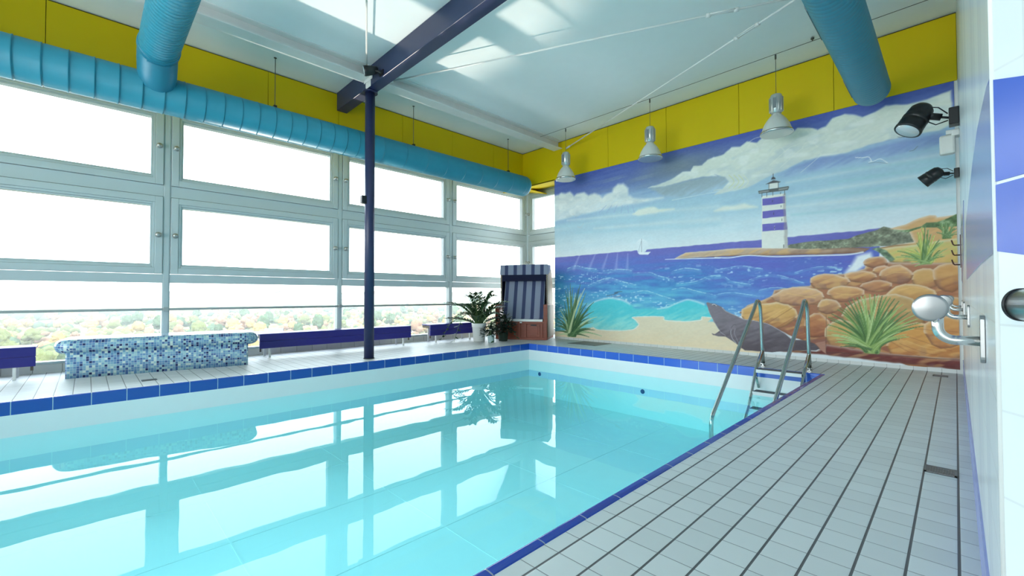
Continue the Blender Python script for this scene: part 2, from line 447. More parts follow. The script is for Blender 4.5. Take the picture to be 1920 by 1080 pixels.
# pool basin
mb = MB(); t = 0.15
mb.box(PX0-t, PX1+t, PY0-t, PY1+t, DEEP-t, DEEP)
mb.box(PX0-t, PX0, PY0-t, PY1+t, DEEP, -0.112); mb.box(PX1, PX1+t, PY0-t, PY1+t, DEEP, -0.112)
mb.box(PX0, PX1, PY0-t, PY0, DEEP, -0.112); mb.box(PX0, PX1, PY1, PY1+t, DEEP, -0.112)
for k in range(4):                            # welded seams of the liner on the pool floor
    x = PX0+0.95+k*0.95; mb.box(x, x+0.02, PY0+0.02, PY1-0.02, DEEP, DEEP+0.003)
for k in range(6):
    y = PY0+1.2+k*1.3; mb.box(PX0+0.02, PX1-0.02, y, y+0.012, DEEP, DEEP+0.002)
struct('pool_basin', mb, M['liner'], 'white lined swimming pool basin', 'pool')
mb = MB(); mb.box(PX0-0.02, PX1+0.02, PY0-0.02, PY1+0.02, DEEP-0.02, WL)
o = build('pool_water', mb, M['water']); tag(o, 'calm clear turquoise water filling the swimming pool', 'water', kind='stuff')
# blue coping tiles with a rounded top edge
def coping(w=0.05, hgt=0.112, r=0.014):
    return [(0.0, -hgt)] + [(-r+r*math.cos(a), -r+0.005+r*math.sin(a)) for a in [k*PI/2/6 for k in range(7)]] + [(-0.030, 0.0045), (-0.044, 0.0025), (-w, 0.0), (-w-0.002, -hgt)]
cp = coping()
mb = MB(); mb.prism([(PX0+a, b) for a, b in cp], 1, PY0, PY1); struct('trim_1', mb, M['coping_y'], 'blue coping tiles on the window side of the pool', 'coping')
mb = MB(); mb.prism([(PY1-a, b) for a, b in cp], 0, PX0-0.04, PX1+0.04); struct('trim_2', mb, M['coping_x'], 'blue coping tiles on the mural side of the pool', 'coping')
mb = MB(); mb.prism([(PX1-a, b) for a, b in cp], 1, PY0, PY1); struct('trim_3', mb, M['coping_yr'], 'blue rounded coping tiles along the walkway', 'coping')
# underwater inlets in the mural side wall
for k, x in enumerate((-5.53, -3.40)):
    mb = MB(); mb.lathe([(0.036, -0.012), (0.036, 0), (0.026, 0.004), (0.0, 0.004)], (x, PY1-0.001, -0.55), 20, (0, -1, 0))
    solo('pool_inlet', mb, M['jet'], ('dark round inlet under water in the far pool corner', 'dark round inlet under water in the middle of the mural-side pool wall')[k], 'inlet')
# ceiling
mb = MB(); mb.box(-8.1, 1.9, YB-0.2, 8.5, CEIL, CEIL+0.25); struct('ceiling', mb, M['ceiling'])
# yellow panel bands: window side and mural side, panels with open joints over dark backing
mb = MB(); ZS = 3.485
seams = [YB, -2.6, -0.37, 1.902, 2.963, 4.16, 5.30, 6.44, YM+0.02]
for a, b in zip(seams[:-1], seams[1:]): mb.box(-7.18, -7.15, a+0.003, b-0.003, ZS, CEIL-0.022)
mb.prism([(-7.15, ZS), (-7.86, 3.645), (-7.86, 3.665), (-7.15, ZS+0.02)], 1, YB, 8.3)
mb.cur = 1; mb.box(-7.22, -7.178, YB, YM+0.05, ZS+0.03, CEIL)
struct('wall_left', mb, [M['yellow'], M['dark_gap']], 'yellow panel band above the windows', 'wall')
mb = MB(); seams = [-7.15, -5.966, -4.786, -3.574, -2.365, -1.14, XR]
for a, b in zip(seams[:-1], seams[1:]): mb.box(a+0.003, b-0.003, YM, YM+0.03, ZS, CEIL-0.022)
mb.prism([(YM, ZS), (8.26, 3.645), (8.26, 3.665), (YM, ZS+0.02)], 0, -7.9, -6.17)
mb.cur = 1; mb.box(-7.2, XR, YM+0.028, YM+0.07, ZS+0.03, CEIL)
struct('wall_far_upper', mb, [M['yellow'], M['dark_gap']], 'yellow panel band above the mural', 'wall')
# outer fascias above the glazing
mb = MB(); mb.box(-8.1, -7.93, YB, 8.42, 3.66, CEIL); mb.box(-8.1, -6.1, 8.26, 8.42, 3.66, CEIL); struct('wall_left_outer', mb, M['white_wall'])
# far wall carrying the mural
mb = MB(); mb.box(-6.17, 0.3, YM+0.012, 8.42, 0.0, ZS-0.001); mb.box(-6.17, 0.3, YM+0.075, 8.42, ZS-0.001, CEIL); struct('wall_far', mb, M['white_wall'])
mb = MB(); mb.box(-6.17, XR, YM-0.004, YM+0.012, 0, 0.045); struct('baseboard_far', mb, M['plinth'])
# right wall, its return beside the camera, and the closed-off space behind
U = Vector((0.585, -0.811, 0)).normalized(); N = Vector((-0.811, -0.585, 0)).normalized(); P0 = Vector((XR, 1.165, 0))
mb = MB(); mb.box(XR, XR+0.18, 1.18, 7.5, 0.0, CEIL); struct('wall_right', mb, M['walltile'], 'white tiled wall beside the walkway', 'wall')
mb = MB(); e = P0+U*2.55; b_ = e-N*0.15; c_ = P0-N*0.15+U*0.05
mb.prism([(P0.x, P0.y), (e.x, e.y), (b_.x, b_.y), (c_.x, c_.y), (XR+0.1, 1.3), (XR, 1.2)], 2, 0.0, CEIL); struct('wall_right_return', mb, M['walltile'], 'white tiled wall face at the right edge', 'wall')
mb = MB(); mb.box(1.5, 1.8, YB, -0.75, 0, CEIL); struct('wall_side', mb, M['white_wall'])
mb = MB(); mb.box(-8.1, -7.6, YB-0.2, YB, 0, CEIL); mb.box(0.4, 1.9, YB-0.2, YB, 0, CEIL); mb.box(-7.6, 0.4, YB-0.2, YB, 0, 0.25); mb.box(-7.6, 0.4, YB-0.2, YB, 3.55, CEIL)
struct('wall_back', mb, M['white_wall'])
for k in range(4):                            # unseen rear glazing, added so daylight reaches the mural and pool
    a, b = -7.6+2.0*k, -5.6+2.0*k
    o = bpy.data.objects.new('window_%d' % (7+k), None); COL.objects.link(o); o['kind'] = 'structure'; o.location = ((a+b)/2, YB-0.1, 0.25)
    m = MB()
    for x0, x1, z0, z1 in ((a, a+0.07, 0.25, 3.55), (b-0.07, b, 0.25, 3.55), (a+0.07, b-0.07, 0.25, 0.33), (a+0.07, b-0.07, 3.47, 3.55), (a+0.07, b-0.07, 1.86, 1.94)): m.box(x0, x1, YB-0.15, YB-0.05, z0, z1)
    wpart('frame', m, M['frame'], o)
    m = MB(); m.box(a+0.07, b-0.07, YB-0.105, YB-0.095, 0.33, 3.47); wpart('pane', m, M['glass'], o)
mb = MB(); mb.box(XR-0.006, XR+0.002, 1.166, 7.3, 0.0, 0.17); struct('baseboard_right', mb, M['skirt'])
# blue wave inlay of the tiled wall, long side and return
def inlay(name, pts, mat, lab):
    mb = MB(); mb.prism(pts, 0, XR-0.003, XR+0.004); o = struct(name, mb, mat, lab, 'tile')
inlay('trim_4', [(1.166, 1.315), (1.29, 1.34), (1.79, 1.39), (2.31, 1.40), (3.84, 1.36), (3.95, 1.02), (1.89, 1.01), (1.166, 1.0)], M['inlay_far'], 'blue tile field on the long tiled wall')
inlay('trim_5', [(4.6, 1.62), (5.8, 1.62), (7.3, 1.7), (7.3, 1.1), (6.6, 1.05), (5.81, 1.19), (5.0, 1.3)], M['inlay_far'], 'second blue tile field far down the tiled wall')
def facebox(t0, t1, z0, z1, d0, d1):
    mb = MB(); q = [P0+U*t0+N*d0, P0+U*t1+N*d0, P0+U*t1+N*d1, P0+U*t0+N*d1]
    mb.prism([(p.x, p.y) for p in q], 2, z0, z1); return mb
def facepoly(poly):
    mb = MB(); n = len(poly); pt = [P0+U*t+Vector((0, 0, z)) for t, z in poly]
    mb.add([p-N*0.004 for p in pt]+[p+N*0.002 for p in pt], [tuple(range(n))[::-1], tuple(range(n, 2*n))]+[(i, (i+1) % n, n+(i+1) % n, n+i) for i in range(n)]); return mb
mb = facepoly([(0.004, 1.124), (0.30, 1.124), (0.30, 1.20), (0.004, 1.308)]); struct('trim_6', mb, M['inlay'], 'upper royal blue tile on the near tiled face', 'tile')
mb = facepoly([(0.004, 0.999), (0.20, 0.955), (0.30, 0.955), (0.30, 1.118), (0.004, 1.118)]); struct('trim_7', mb, M['inlay'], 'lower royal blue tile on the near tiled face', 'tile')

mb = MB(); mb.tube([(P0.x+0.001, P0.y+0.001, 0), (P0.x+0.001, P0.y+0.001, CEIL)], 0.0045, 16); struct('trim_0', mb, M['pot'], 'white rounded corner bead at the near end of the tiled wall', 'trim')

# ------------------------------------------------------------------ glazing
mull = [8.25-2.483*k for k in range(6)]       # 8.25 ... -4.165
mb = MB(); mb.box(-8.0, -7.79, YB, 8.42, 0, 0.095); struct('baseboard_left', mb, M['curb'])
mb = MB(); mb.box(-7.85, -6.17, 8.2, 8.42, 0, 0.095); struct('baseboard_corner', mb, M['plinth'])
tn = [8]
def trim(mb, mat, lab=None, bev=0.004):
    struct('trim_%d' % tn[0], mb, mat, lab, 'trim' if lab else None, bev); tn[0] += 1
for y in mull:
    mb = MB(); mb.box(-7.98, -7.835, y-0.042, y+0.042, 0.095, 3.66); mb.box(-7.836, -7.826, y-0.03, y+0.03, 0.095, 3.66); trim(mb, M['frame'])
mb = MB(); mb.box(-6.25, -6.171, 8.22, 8.38, 0.095, 3.66); trim(mb, M['frame'])
def ring(mb, a0, a1, z0, z1, w, d0, d1, axis):
    """rectangular frame in the plane normal to axis (0: x, 1: y), mitred"""
    def b(p0, p1, q0, q1):
        if axis == 0: mb.box(d0, d1, p0, p1, q0, q1)
        else: mb.box(p0, p1, d0, d1, q0, q1)
    b(a0, a0+w, z0, z1); b(a1-w, a1, z0, z1); b(a0+w, a1-w, z0, z0+w); b(a0+w, a1-w, z1-w, z1)
def window(idx, a0, a1, axis, base, sgn, handles=True):
    """one bay between two mullions: fixed low pane, two opening sashes above"""
    root = bpy.data.objects.new('window_%d' % idx, None); COL.objects.link(root); root['kind'] = 'structure'
    root.location = ((base, (a0+a1)/2, 0) if axis == 0 else ((a0+a1)/2, base, 0))
    def D(v): return base+sgn*v
    def bx(mb, p0, p1, q0, q1, d0, d1):
        if axis == 0: mb.box(D(d0), D(d1), p0, p1, q0, q1)
        else: mb.box(p0, p1, D(d0), D(d1), q0, q1)
    m = MB()
    for z0, z1 in ((0.095, 0.125), (1.123, 1.245), (2.345, 2.505), (3.60, 3.66)): bx(m, a0+0.042, a1-0.042, z0, z1, -0.13, 0.015)
    wpart('frame', m, M['frame'], root, 0.004)
    m = MB(); bx(m, a0+0.036, a1-0.036, 0.118, 1.13, -0.085, -0.075); wpart('pane', m, M['glass'], root)
    for z0, z1 in ((2.505, 3.60), (1.245, 2.345)):
        m = MB(); s0, s1 = a0+0.046, a1-0.046; z0 += 0.006; z1 -= 0.006
        ring(m, s0, s1, z0, z1, 0.085, D(-0.1), D(0.035), axis)
        ring(m, s0+0.085, s1-0.085, z0+0.085, z1-0.085, 0.030, D(-0.1), D(0.022), axis)
        ring(m, s0+0.115, s1-0.115, z0+0.115, z1-0.115, 0.022, D(-0.1), D(0.006), axis)
        sash = wpart('sash', m, M['frame'], root, 0.005)
        m = MB(); bx(m, s0+0.13, s1-0.13, z0+0.13, z1-0.13, -0.085, -0.075); m.shift(root.location); build('pane', m, M['glass'], sash)
        if handles:
            for y in (s0+0.05, s1-0.05):
                c = Vector((D(0.033), y, (z0+z1)/2)) if axis == 0 else Vector((y, D(0.033), (z0+z1)/2))
                ax_ = (sgn, 0, 0) if axis == 0 else (0, sgn, 0)
                m = MB(); m.lathe([(0.036, 0), (0.036, 0.012), (0.022, 0.016), (0.022, 0.034), (0.030, 0.040), (0.028, 0.055), (0.0, 0.058)], c, 18, ax_)
                m.shift(root.location); build('handle', m, M['handle'], sash)
for k in range(5): window(k+1, mull[k+1], mull[k], 0, -7.85, 1)
window(6, -7.85, -6.21, 1, 8.25, -1)
mb = MB(); mb.box(-7.815, -7.79, YB, 8.2, 0.731, 0.766)
for y in mull[:-1]: mb.box(-7.83, -7.785, y-0.03, y+0.03, 0.72, 0.777)
solo('guard_rail', mb, M['handle'], 'slim grey guard rail running across the lowest window panes', 'rail', bev=0.004)
MURAL_OPS=[
('P',(224,229,225),(214,226,230),46,[(-6187,3149),(-6061,3128),(-5985,3170),(-5863,3137),(-5742,3151),(-5636,3042),(-5554,3071),(-5370,3071),(-5259,2993),(-5127,3011),(-4999,2950),(-4932,2888),(-4810,2945),(-4688,2954),(-4667,3034),(-4567,3094),(-4449,3081),(-4354,2978),(-4346,2840),(-4224,2769),(-4041,2719),(-3640,2686),(-3951,2667),(-4318,2669),(-4710,2669),(-5239,2642),(-5579,2633),(-6190,2578)]),
('P',(150,168,178),(168,196,214),52,[(-3861,2889),(-3360,2893),(-2976,2910),(-2660,2877),(-2744,2921),(-2584,2857),(-2526,2763),(-2566,2666),(-2747,2603),(-2663,2645),(-2979,2640),(-3443,2657),(-3607,2716)]),
('P',(226,230,216),(205,214,208),21,[(-3932,2913),(-3605,2952),(-3440,3002),(-3279,3076),(-3140,3050),(-3094,3128),(-2944,3114),(-2856,3184),(-2755,3213),(-2741,3207),(-2600,3216),(-2481,3302),(-2347,3275),(-2253,3333),(-2108,3279),(-2009,3353),(-1845,3328),(-1663,3298),(-1566,3357),(-1394,3303),(-1334,3261),(-1229,3290),(-1155,3376),(-1026,3400),(-902,3345),(-835,3295),(-703,3327),(-600,3379),(-391,3329),(-216,3337),(-4,3368),(1,2972),(-109,2922),(-397,2940),(-709,2922),(-1047,2867),(-1493,2877),(-1718,2798),(-1990,2719),(-2261,2611),(-2747,2587),(-2663,2645),(-2761,2655),(-2626,2656),(-2522,2762),(-2584,2853),(-2744,2921),(-2716,2891),(-2976,2928),(-3281,2916),(-3605,2888)]),
('P',(128,150,200),(160,190,215),43,[(-1819,2714),(-1621,2796),(-1339,2860),(-909,2831),(-520,2873),(-110,2871),(-2,2772),(-400,2729),(-844,2698),(-1341,2700),(-1654,2671)]),
('S',(205,208,150),19,19,0.55,[(-2525,2866),(-2448,2748),(-2527,2659)]),
('S',(205,208,150),19,19,0.55,[(-2451,2851),(-2376,2734),(-2453,2646)]),
('S',(205,208,150),19,19,0.55,[(-2379,2837),(-2305,2720),(-2381,2633)]),
('S',(225,228,200),18,18,0.55,[(-2311,2823),(-2238,2707),(-2313,2620)]),
('S',(234,238,222),14,18,0.5,[(-2444,3159),(-2161,3353),(-1948,3336)]),
('S',(234,238,222),13,16,0.5,[(-1936,2903),(-1682,3094),(-1601,3112)]),
('S',(234,238,222),13,16,0.5,[(-1801,2835),(-1554,3025),(-1506,3051)]),
('S',(234,238,222),12,15,0.5,[(-1542,2705),(-1309,2893),(-1323,2933)]),
('S',(240,241,228),24,28,0.35,[(-2701,3134),(-2660,3188),(-2604,3175),(-2565,3125)]),
('S',(240,241,228),22,26,0.35,[(-2472,3207),(-2428,3263),(-2368,3249),(-2326,3192)]),
('S',(240,241,228),22,25,0.35,[(-2245,3233),(-2203,3288),(-2146,3274),(-2106,3219)]),
('S',(240,241,228),20,24,0.35,[(-2037,3222),(-1984,3287),(-1911,3268),(-1861,3197)]),
('S',(240,241,228),19,22,0.35,[(-1583,3258),(-1534,3320),(-1469,3302),(-1423,3234)]),
('S',(240,241,228),18,21,0.35,[(-1334,3228),(-1296,3281),(-1244,3267),(-1208,3211)]),
('S',(240,241,228),17,20,0.35,[(-1156,3322),(-1112,3381),(-1052,3363),(-1011,3298)]),
('S',(240,241,228),16,19,0.35,[(-1007,3262),(-968,3316),(-915,3301),(-879,3242)]),
('S',(240,241,228),15,18,0.35,[(-783,3249),(-742,3305),(-688,3288),(-650,3226)]),
('S',(240,241,228),15,17,0.35,[(-589,3258),(-551,3313),(-499,3297),(-463,3237)]),
('S',(240,241,228),22,26,0.35,[(-2464,3040),(-2406,3109),(-2327,3091),(-2271,3017)]),
('S',(240,241,228),20,23,0.35,[(-1934,3079),(-1873,3151),(-1791,3131),(-1733,3050)]),
('S',(240,241,228),18,21,0.35,[(-1522,3055),(-1466,3125),(-1391,3105),(-1339,3028)]),
('S',(240,241,228),16,19,0.35,[(-1002,3085),(-953,3150),(-886,3132),(-840,3059)]),
('S',(226,232,230),75,139,0.6,[(-1721,2589),(6,2631)]),
('S',(226,232,230),75,139,0.6,[(-1691,2385),(3,2417)]),
('S',(226,232,230),75,139,0.6,[(-1725,2229),(0,2187)]),
('S',(150,200,206),75,139,0.6,[(-1196,2490),(4,2478)]),
('S',(150,200,206),72,134,0.6,[(-1500,2307),(2,2309)]),
('S',(150,200,206),75,139,0.6,[(-1661,2106),(-2,2065)]),
('S',(150,200,206),75,139,0.6,[(-1050,2639),(5,2555)]),
('S',(226,234,232),82,164,0.6,[(-5817,2550),(-2693,2387)]),
('S',(226,234,232),84,168,0.6,[(-5132,2300),(-2696,2184)]),
('S',(168,208,220),94,188,0.6,[(-6165,2437),(-3287,2322)]),
('S',(168,208,220),82,164,0.6,[(-5582,2257),(-2696,2097)]),
('P',(228,232,220),None,37,[(-4245,2469),(-4133,2537),(-3952,2552),(-3812,2536),(-3727,2486),(-3445,2453),(-3779,2437),(-4134,2437)]),
('P',(226,230,220),None,40,[(-2750,2318),(-2629,2374),(-2453,2358),(-2301,2365),(-2119,2288),(-2358,2293)]),
('S',(236,240,232),24,9,0.9,[(-3476,2612),(-3053,2623),(-2663,2630)]),
('S',(150,170,205),21,34,0.5,[(-4833,2727),(-4995,2608)]),
('S',(150,170,205),20,33,0.5,[(-4710,2708),(-4825,2584)]),
('S',(150,170,205),20,32,0.5,[(-4590,2690),(-4661,2561)]),
('S',(150,170,205),19,31,0.5,[(-4472,2672),(-4500,2538)]),
('S',(150,170,205),19,30,0.5,[(-4357,2654),(-4344,2517)]),
('S',(150,170,205),18,29,0.5,[(-4262,2640),(-4217,2499)]),
('P',(100,98,176),'SEA',10,[(-6172,1771),(-2672,1778),(-2756,1779),(-2060,1779),(-866,1788),(-685,1799),(-690,1414),(-859,1228),(-1456,1041),(-1947,804),(-2770,431),(-6179,147)]),
('P',(70,196,206),(152,224,212),45,[(-5315,686),(-5118,804),(-4744,878),(-4368,799),(-4237,683),(-3881,679),(-3663,694),(-3452,773),(-3210,854),(-2961,793),(-2833,710),(-2798,524),(-3455,440),(-3643,492),(-3664,552),(-4250,533),(-4146,389),(-4252,288),(-4495,253),(-5163,274)]),
('P',(232,214,180),(236,212,172),16,[(-6179,147),(-5163,292),(-5067,251),(-4774,244),(-4495,257),(-4252,299),(-4141,389),(-4204,471),(-4274,522),(-3995,546),(-3664,552),(-3633,493),(-3313,481),(-3002,516),(-2973,571),(-2816,564),(-2884,494),(-2312,517),(-2065,230),(-2068,14),(-3309,48),(-2690,68),(-3459,43),(-6180,10)]),
('S',(238,240,228),17,17,0.9,[(-5163,292),(-5067,251),(-4774,244),(-4495,257),(-4252,299),(-4141,389),(-4204,471),(-4274,522),(-3995,546),(-3664,552),(-3633,493),(-3313,481),(-3002,516),(-2973,571),(-2816,564)]),
('S',(240,242,246),51,87,0.8,[(-5329,697),(-5118,809),(-4928,862),(-4744,885),(-4491,848),(-4332,778)]),
('S',(240,242,246),40,68,0.8,[(-3771,688),(-3599,715),(-3452,777),(-3310,834),(-3210,858),(-3074,830),(-2943,783)]),
('S',(110,190,214),96,125,0.45,[(-5812,1477),(-5600,1523),(-5338,1468),(-5086,1429)]),
('S',(170,222,228),23,37,0.75,[(-5812,1516),(-5600,1561),(-5338,1505),(-5086,1466)]),
('S',(110,190,214),86,111,0.45,[(-4898,1391),(-4587,1407),(-4291,1373)]),
('S',(170,222,228),20,32,0.75,[(-4897,1428),(-4586,1443),(-4291,1408)]),
('S',(110,190,214),87,113,0.45,[(-5284,1104),(-5033,1191),(-4767,1245),(-4488,1167),(-4199,1097)]),
('S',(170,222,228),21,34,0.75,[(-5283,1141),(-5033,1228),(-4767,1281),(-4488,1202),(-4198,1131)]),
('S',(110,190,214),74,95,0.45,[(-4244,1322),(-3920,1321),(-3744,1253),(-3469,1184)]),
('S',(170,222,228),17,28,0.75,[(-4244,1356),(-3920,1354),(-3744,1285),(-3469,1216)]),
('S',(110,190,214),68,88,0.45,[(-3488,1324),(-3245,1369),(-2993,1328)]),
('S',(170,222,228),16,26,0.75,[(-3488,1356),(-3244,1401),(-2993,1358)]),
('S',(110,190,214),62,81,0.45,[(-3408,1103),(-3091,1135),(-2864,1215),(-2678,1228)]),
('S',(170,222,228),15,24,0.75,[(-3408,1135),(-3090,1166),(-2864,1245),(-2678,1257)]),
('S',(110,190,214),76,98,0.45,[(-4295,948),(-4037,989),(-3879,957),(-3661,884),(-3452,825)]),
('S',(170,222,228),18,29,0.75,[(-4295,982),(-4036,1022),(-3879,990),(-3661,917),(-3451,857)]),
('S',(110,190,214),65,84,0.45,[(-3491,1005),(-3288,1032),(-3054,972),(-2758,904)]),
('S',(170,222,228),15,25,0.75,[(-3491,1037),(-3287,1063),(-3054,1002),(-2758,934)]),
('S',(110,180,214),47,64,0.45,[(-2761,1317),(-2576,1345),(-2354,1370),(-2061,1310)]),
('S',(160,214,228),13,22,0.75,[(-2761,1341),(-2576,1369),(-2354,1393),(-2061,1333)]),
('S',(110,180,214),37,51,0.45,[(-1635,1238),(-1453,1294),(-1279,1307),(-1079,1287)]),
('S',(160,214,228),10,17,0.75,[(-1635,1259),(-1453,1315),(-1279,1328),(-1079,1307)]),
('S',(110,180,214),48,66,0.45,[(-2762,1208),(-2623,1215),(-2488,1128),(-2229,1076)]),
('S',(160,214,228),13,22,0.75,[(-2762,1232),(-2623,1239),(-2488,1152),(-2229,1099)]),
('S',(110,180,214),42,57,0.45,[(-2250,1146),(-2042,1208),(-1824,1201),(-1527,1084)]),
('S',(160,214,228),11,19,0.75,[(-2249,1169),(-2042,1231),(-1824,1223),(-1527,1106)]),
('S',(110,180,214),47,64,0.45,[(-2765,916),(-2535,951),(-2316,927),(-2107,892)]),
('S',(160,214,228),13,21,0.75,[(-2765,940),(-2535,975),(-2316,950),(-2106,915)]),
('S',(110,180,214),43,58,0.45,[(-2106,983),(-1904,1026),(-1713,1001)]),
('S',(160,214,228),12,19,0.75,[(-2105,1006),(-1904,1048),(-1712,1023)]),
('S',(205,210,235),47,136,0.45,[(-5481,1809),(-5645,1508)]),
('S',(205,210,235),45,129,0.45,[(-5098,1782),(-5253,1490)]),
('S',(205,210,235),43,123,0.45,[(-4803,1761),(-4924,1474)]),
('S',(205,210,235),41,117,0.45,[(-4584,1745),(-4624,1460)]),
('S',(205,210,235),39,112,0.45,[(-4361,1729),(-4376,1448)]),
('S',(70,60,70),26,36,0.9,[(-4835,930),(-4692,952),(-4590,984)]),
('S',(50,55,60),49,20,0.95,[(-4653,985),(-4564,1006),(-4490,1010)]),
('S',(150,120,140),30,25,0.8,[(-4692,918),(-4590,907),(-4515,940)]),
('P',(196,160,130),(150,112,92),8,[(-3445,1570),(-3352,1623),(-3242,1668),(-3105,1668),(-2896,1668),(-2673,1673),(-2416,1679),(-2057,1654),(-1742,1644),(-1431,1599),(-1011,1575),(-778,1546),(-855,1487),(-1345,1502),(-1898,1530),(-2309,1554),(-2758,1568)]),
('S',(236,238,244),17,23,0.85,[(-3612,1574),(-3445,1570),(-3144,1559),(-2675,1540)]),
('S',(236,238,244),22,29,0.9,[(-2758,1553),(-2529,1533),(-2266,1553),(-1899,1510),(-1595,1498),(-1311,1487),(-1012,1479),(-855,1499)]),
('P',(120,122,100),'VEG',8,[(-1762,1632),(-1685,1674),(-1430,1694),(-1009,1692),(-882,1739),(-730,1771),(-640,1814),(-554,1775),(-401,1730),(-355,1595),(-557,1566),(-854,1566),(-1174,1578),(-1521,1596)]),
('P',(214,160,104),(216,170,96),6,[(-583,1778),(-427,1817),(-303,1881),(-210,1905),(-159,1895),(-146,1871),(-57,1874),(30,1880),(45,1305),(-155,1298),(-420,1340),(-615,1514),(-763,1535),(-557,1566),(-355,1591),(-401,1730)]),
('P',(92,120,74),'VEG',7,[(-512,1746),(-400,1748),(-278,1781),(-238,1818),(-147,1810),(-45,1851),(30,1890),(34,1744),(-148,1747),(-278,1762),(-401,1720)]),
('P',(206,196,110),(216,176,90),15,[(-703,1530),(-355,1555),(-74,1587),(43,1590),(45,1296),(-285,1296),(-589,1350),(-631,1448)]),
('P',(168,104,70),(150,84,60),11,[(-2384,659),(-2275,772),(-1925,915),(-1905,1004),(-1712,1034),(-1456,1062),(-1367,1186),(-1048,1225),(-843,1276),(-795,1397),(-560,1339),(39,1305),(62,63),(-1277,121),(-1379,195)]),
('P',(236,238,240),None,42,[(-1040,1235),(-966,1352),(-918,1448),(-779,1478),(-765,1418),(-842,1325),(-936,1251)]),
('P',(190,124,82),(140,84,56),7,[(-606,1347),(-612,1313),(-645,1286),(-693,1268),(-748,1278),(-791,1299),(-838,1323),(-850,1361),(-831,1396),(-796,1421),(-745,1429),(-692,1433),(-638,1417),(-617,1381)]),
('P',(214,144,96),(170,100,66),7,[(-575,1245),(-583,1219),(-605,1196),(-642,1184),(-682,1194),(-718,1205),(-751,1224),(-756,1253),(-747,1280),(-717,1297),(-681,1306),(-640,1312),(-604,1296),(-586,1270)]),
('P',(216,160,92),(180,116,70),6,[(-95,1126),(-125,1074),(-163,1032),(-219,1009),(-283,1006),(-349,1024),(-377,1080),(-383,1134),(-385,1193),(-341,1237),(-279,1259),(-215,1252),(-165,1218),(-115,1182)]),
('P',(214,152,100),(150,92,62),7,[(-364,1180),(-380,1128),(-422,1084),(-493,1069),(-562,1080),(-635,1091),(-689,1135),(-692,1192),(-675,1244),(-624,1280),(-562,1306),(-485,1313),(-428,1272),(-391,1229)]),
('P',(214,150,84),(160,98,60),6,[(82,1137),(53,1070),(27,1003),(-26,958),(-89,969),(-145,1005),(-175,1073),(-192,1147),(-193,1233),(-140,1285),(-82,1305),(-23,1312),(31,1276),(74,1218)]),
('P',(206,140,88),(150,88,58),7,[(-715,1168),(-747,1139),(-777,1108),(-843,1090),(-921,1098),(-989,1115),(-1031,1145),(-1055,1179),(-1054,1218),(-987,1238),(-917,1246),(-843,1250),(-775,1232),(-724,1203)]),
('P',(212,148,96),(150,92,66),8,[(-993,1109),(-1032,1064),(-1093,1027),(-1184,1012),(-1283,1007),(-1391,1022),(-1436,1073),(-1450,1121),(-1444,1171),(-1376,1208),(-1283,1232),(-1179,1221),(-1103,1189),(-1022,1158)]),
('P',(200,132,86),(150,88,60),7,[(-572,1042),(-581,1008),(-611,974),(-683,964),(-753,968),(-817,983),(-861,1012),(-894,1047),(-869,1084),(-808,1104),(-752,1124),(-679,1125),(-616,1106),(-571,1077)]),
('P',(220,162,90),(164,100,58),6,[(-160,939),(-168,884),(-245,846),(-340,833),(-440,818),(-541,839),(-601,887),(-623,941),(-582,992),(-531,1039),(-440,1072),(-333,1055),(-249,1029),(-182,990)]),
('P',(222,166,118),(160,98,70),8,[(-1289,910),(-1278,848),(-1375,800),(-1517,784),(-1658,778),(-1790,804),(-1904,846),(-1951,910),(-1867,967),(-1782,1014),(-1660,1052),(-1508,1045),(-1377,1017),(-1308,965)]),
('P',(216,152,96),(160,96,66),8,[(-844,949),(-866,904),(-923,868),(-1000,846),(-1095,834),(-1176,864),(-1217,907),(-1256,951),(-1237,1000),(-1177,1040),(-1089,1058),(-1001,1045),(-916,1032),(-846,998)]),
('P',(190,124,76),(150,92,60),6,[(96,773),(79,715),(42,669),(-6,624),(-70,627),(-117,667),(-160,708),(-177,769),(-165,833),(-125,887),(-63,897),(-6,903),(56,890),(87,834)]),
('P',(192,148,92),(150,104,60),6,[(-247,677),(-280,565),(-381,463),(-548,398),(-732,421),(-906,450),(-1074,521),(-1095,651),(-1038,774),(-900,864),(-729,912),(-538,947),(-375,883),(-304,778)]),
('P',(218,160,88),(168,104,62),9,[(-1600,636),(-1660,556),(-1742,481),(-1879,415),(-2056,426),(-2201,466),(-2324,524),(-2364,613),(-2351,710),(-2215,781),(-2044,800),(-1881,823),(-1722,793),(-1633,720)]),
('P',(210,152,104),(150,96,70),8,[(-1095,776),(-1110,728),(-1160,700),(-1207,674),(-1268,664),(-1322,687),(-1362,724),(-1364,772),(-1351,817),(-1326,865),(-1264,881),(-1205,873),(-1152,857),(-1118,820)]),
('P',(196,120,74),(150,82,56),8,[(-1210,505),(-1232,428),(-1277,363),(-1344,338),(-1411,332),(-1487,340),(-1527,410),(-1529,489),(-1519,566),(-1473,628),(-1411,676),(-1336,677),(-1284,624),(-1236,576)]),
('P',(206,160,92),(170,110,70),8,[(-868,393),(-898,301),(-951,222),(-1033,175),(-1129,144),(-1216,189),(-1252,280),(-1289,367),(-1276,470),(-1209,551),(-1121,600),(-1029,582),(-949,552),(-872,495)]),
('P',(216,148,74),(170,96,52),6,[(99,342),(68,223),(-55,138),(-187,71),(-354,16),(-505,71),(-598,168),(-637,284),(-591,406),(-510,529),(-343,589),(-182,560),(-39,533),(68,456)]),
('P',(212,146,80),(176,104,60),6,[(92,497),(61,419),(24,342),(-51,297),(-138,284),(-214,322),(-248,400),(-285,475),(-277,569),(-207,633),(-129,672),(-48,669),(26,641),(92,587)]),
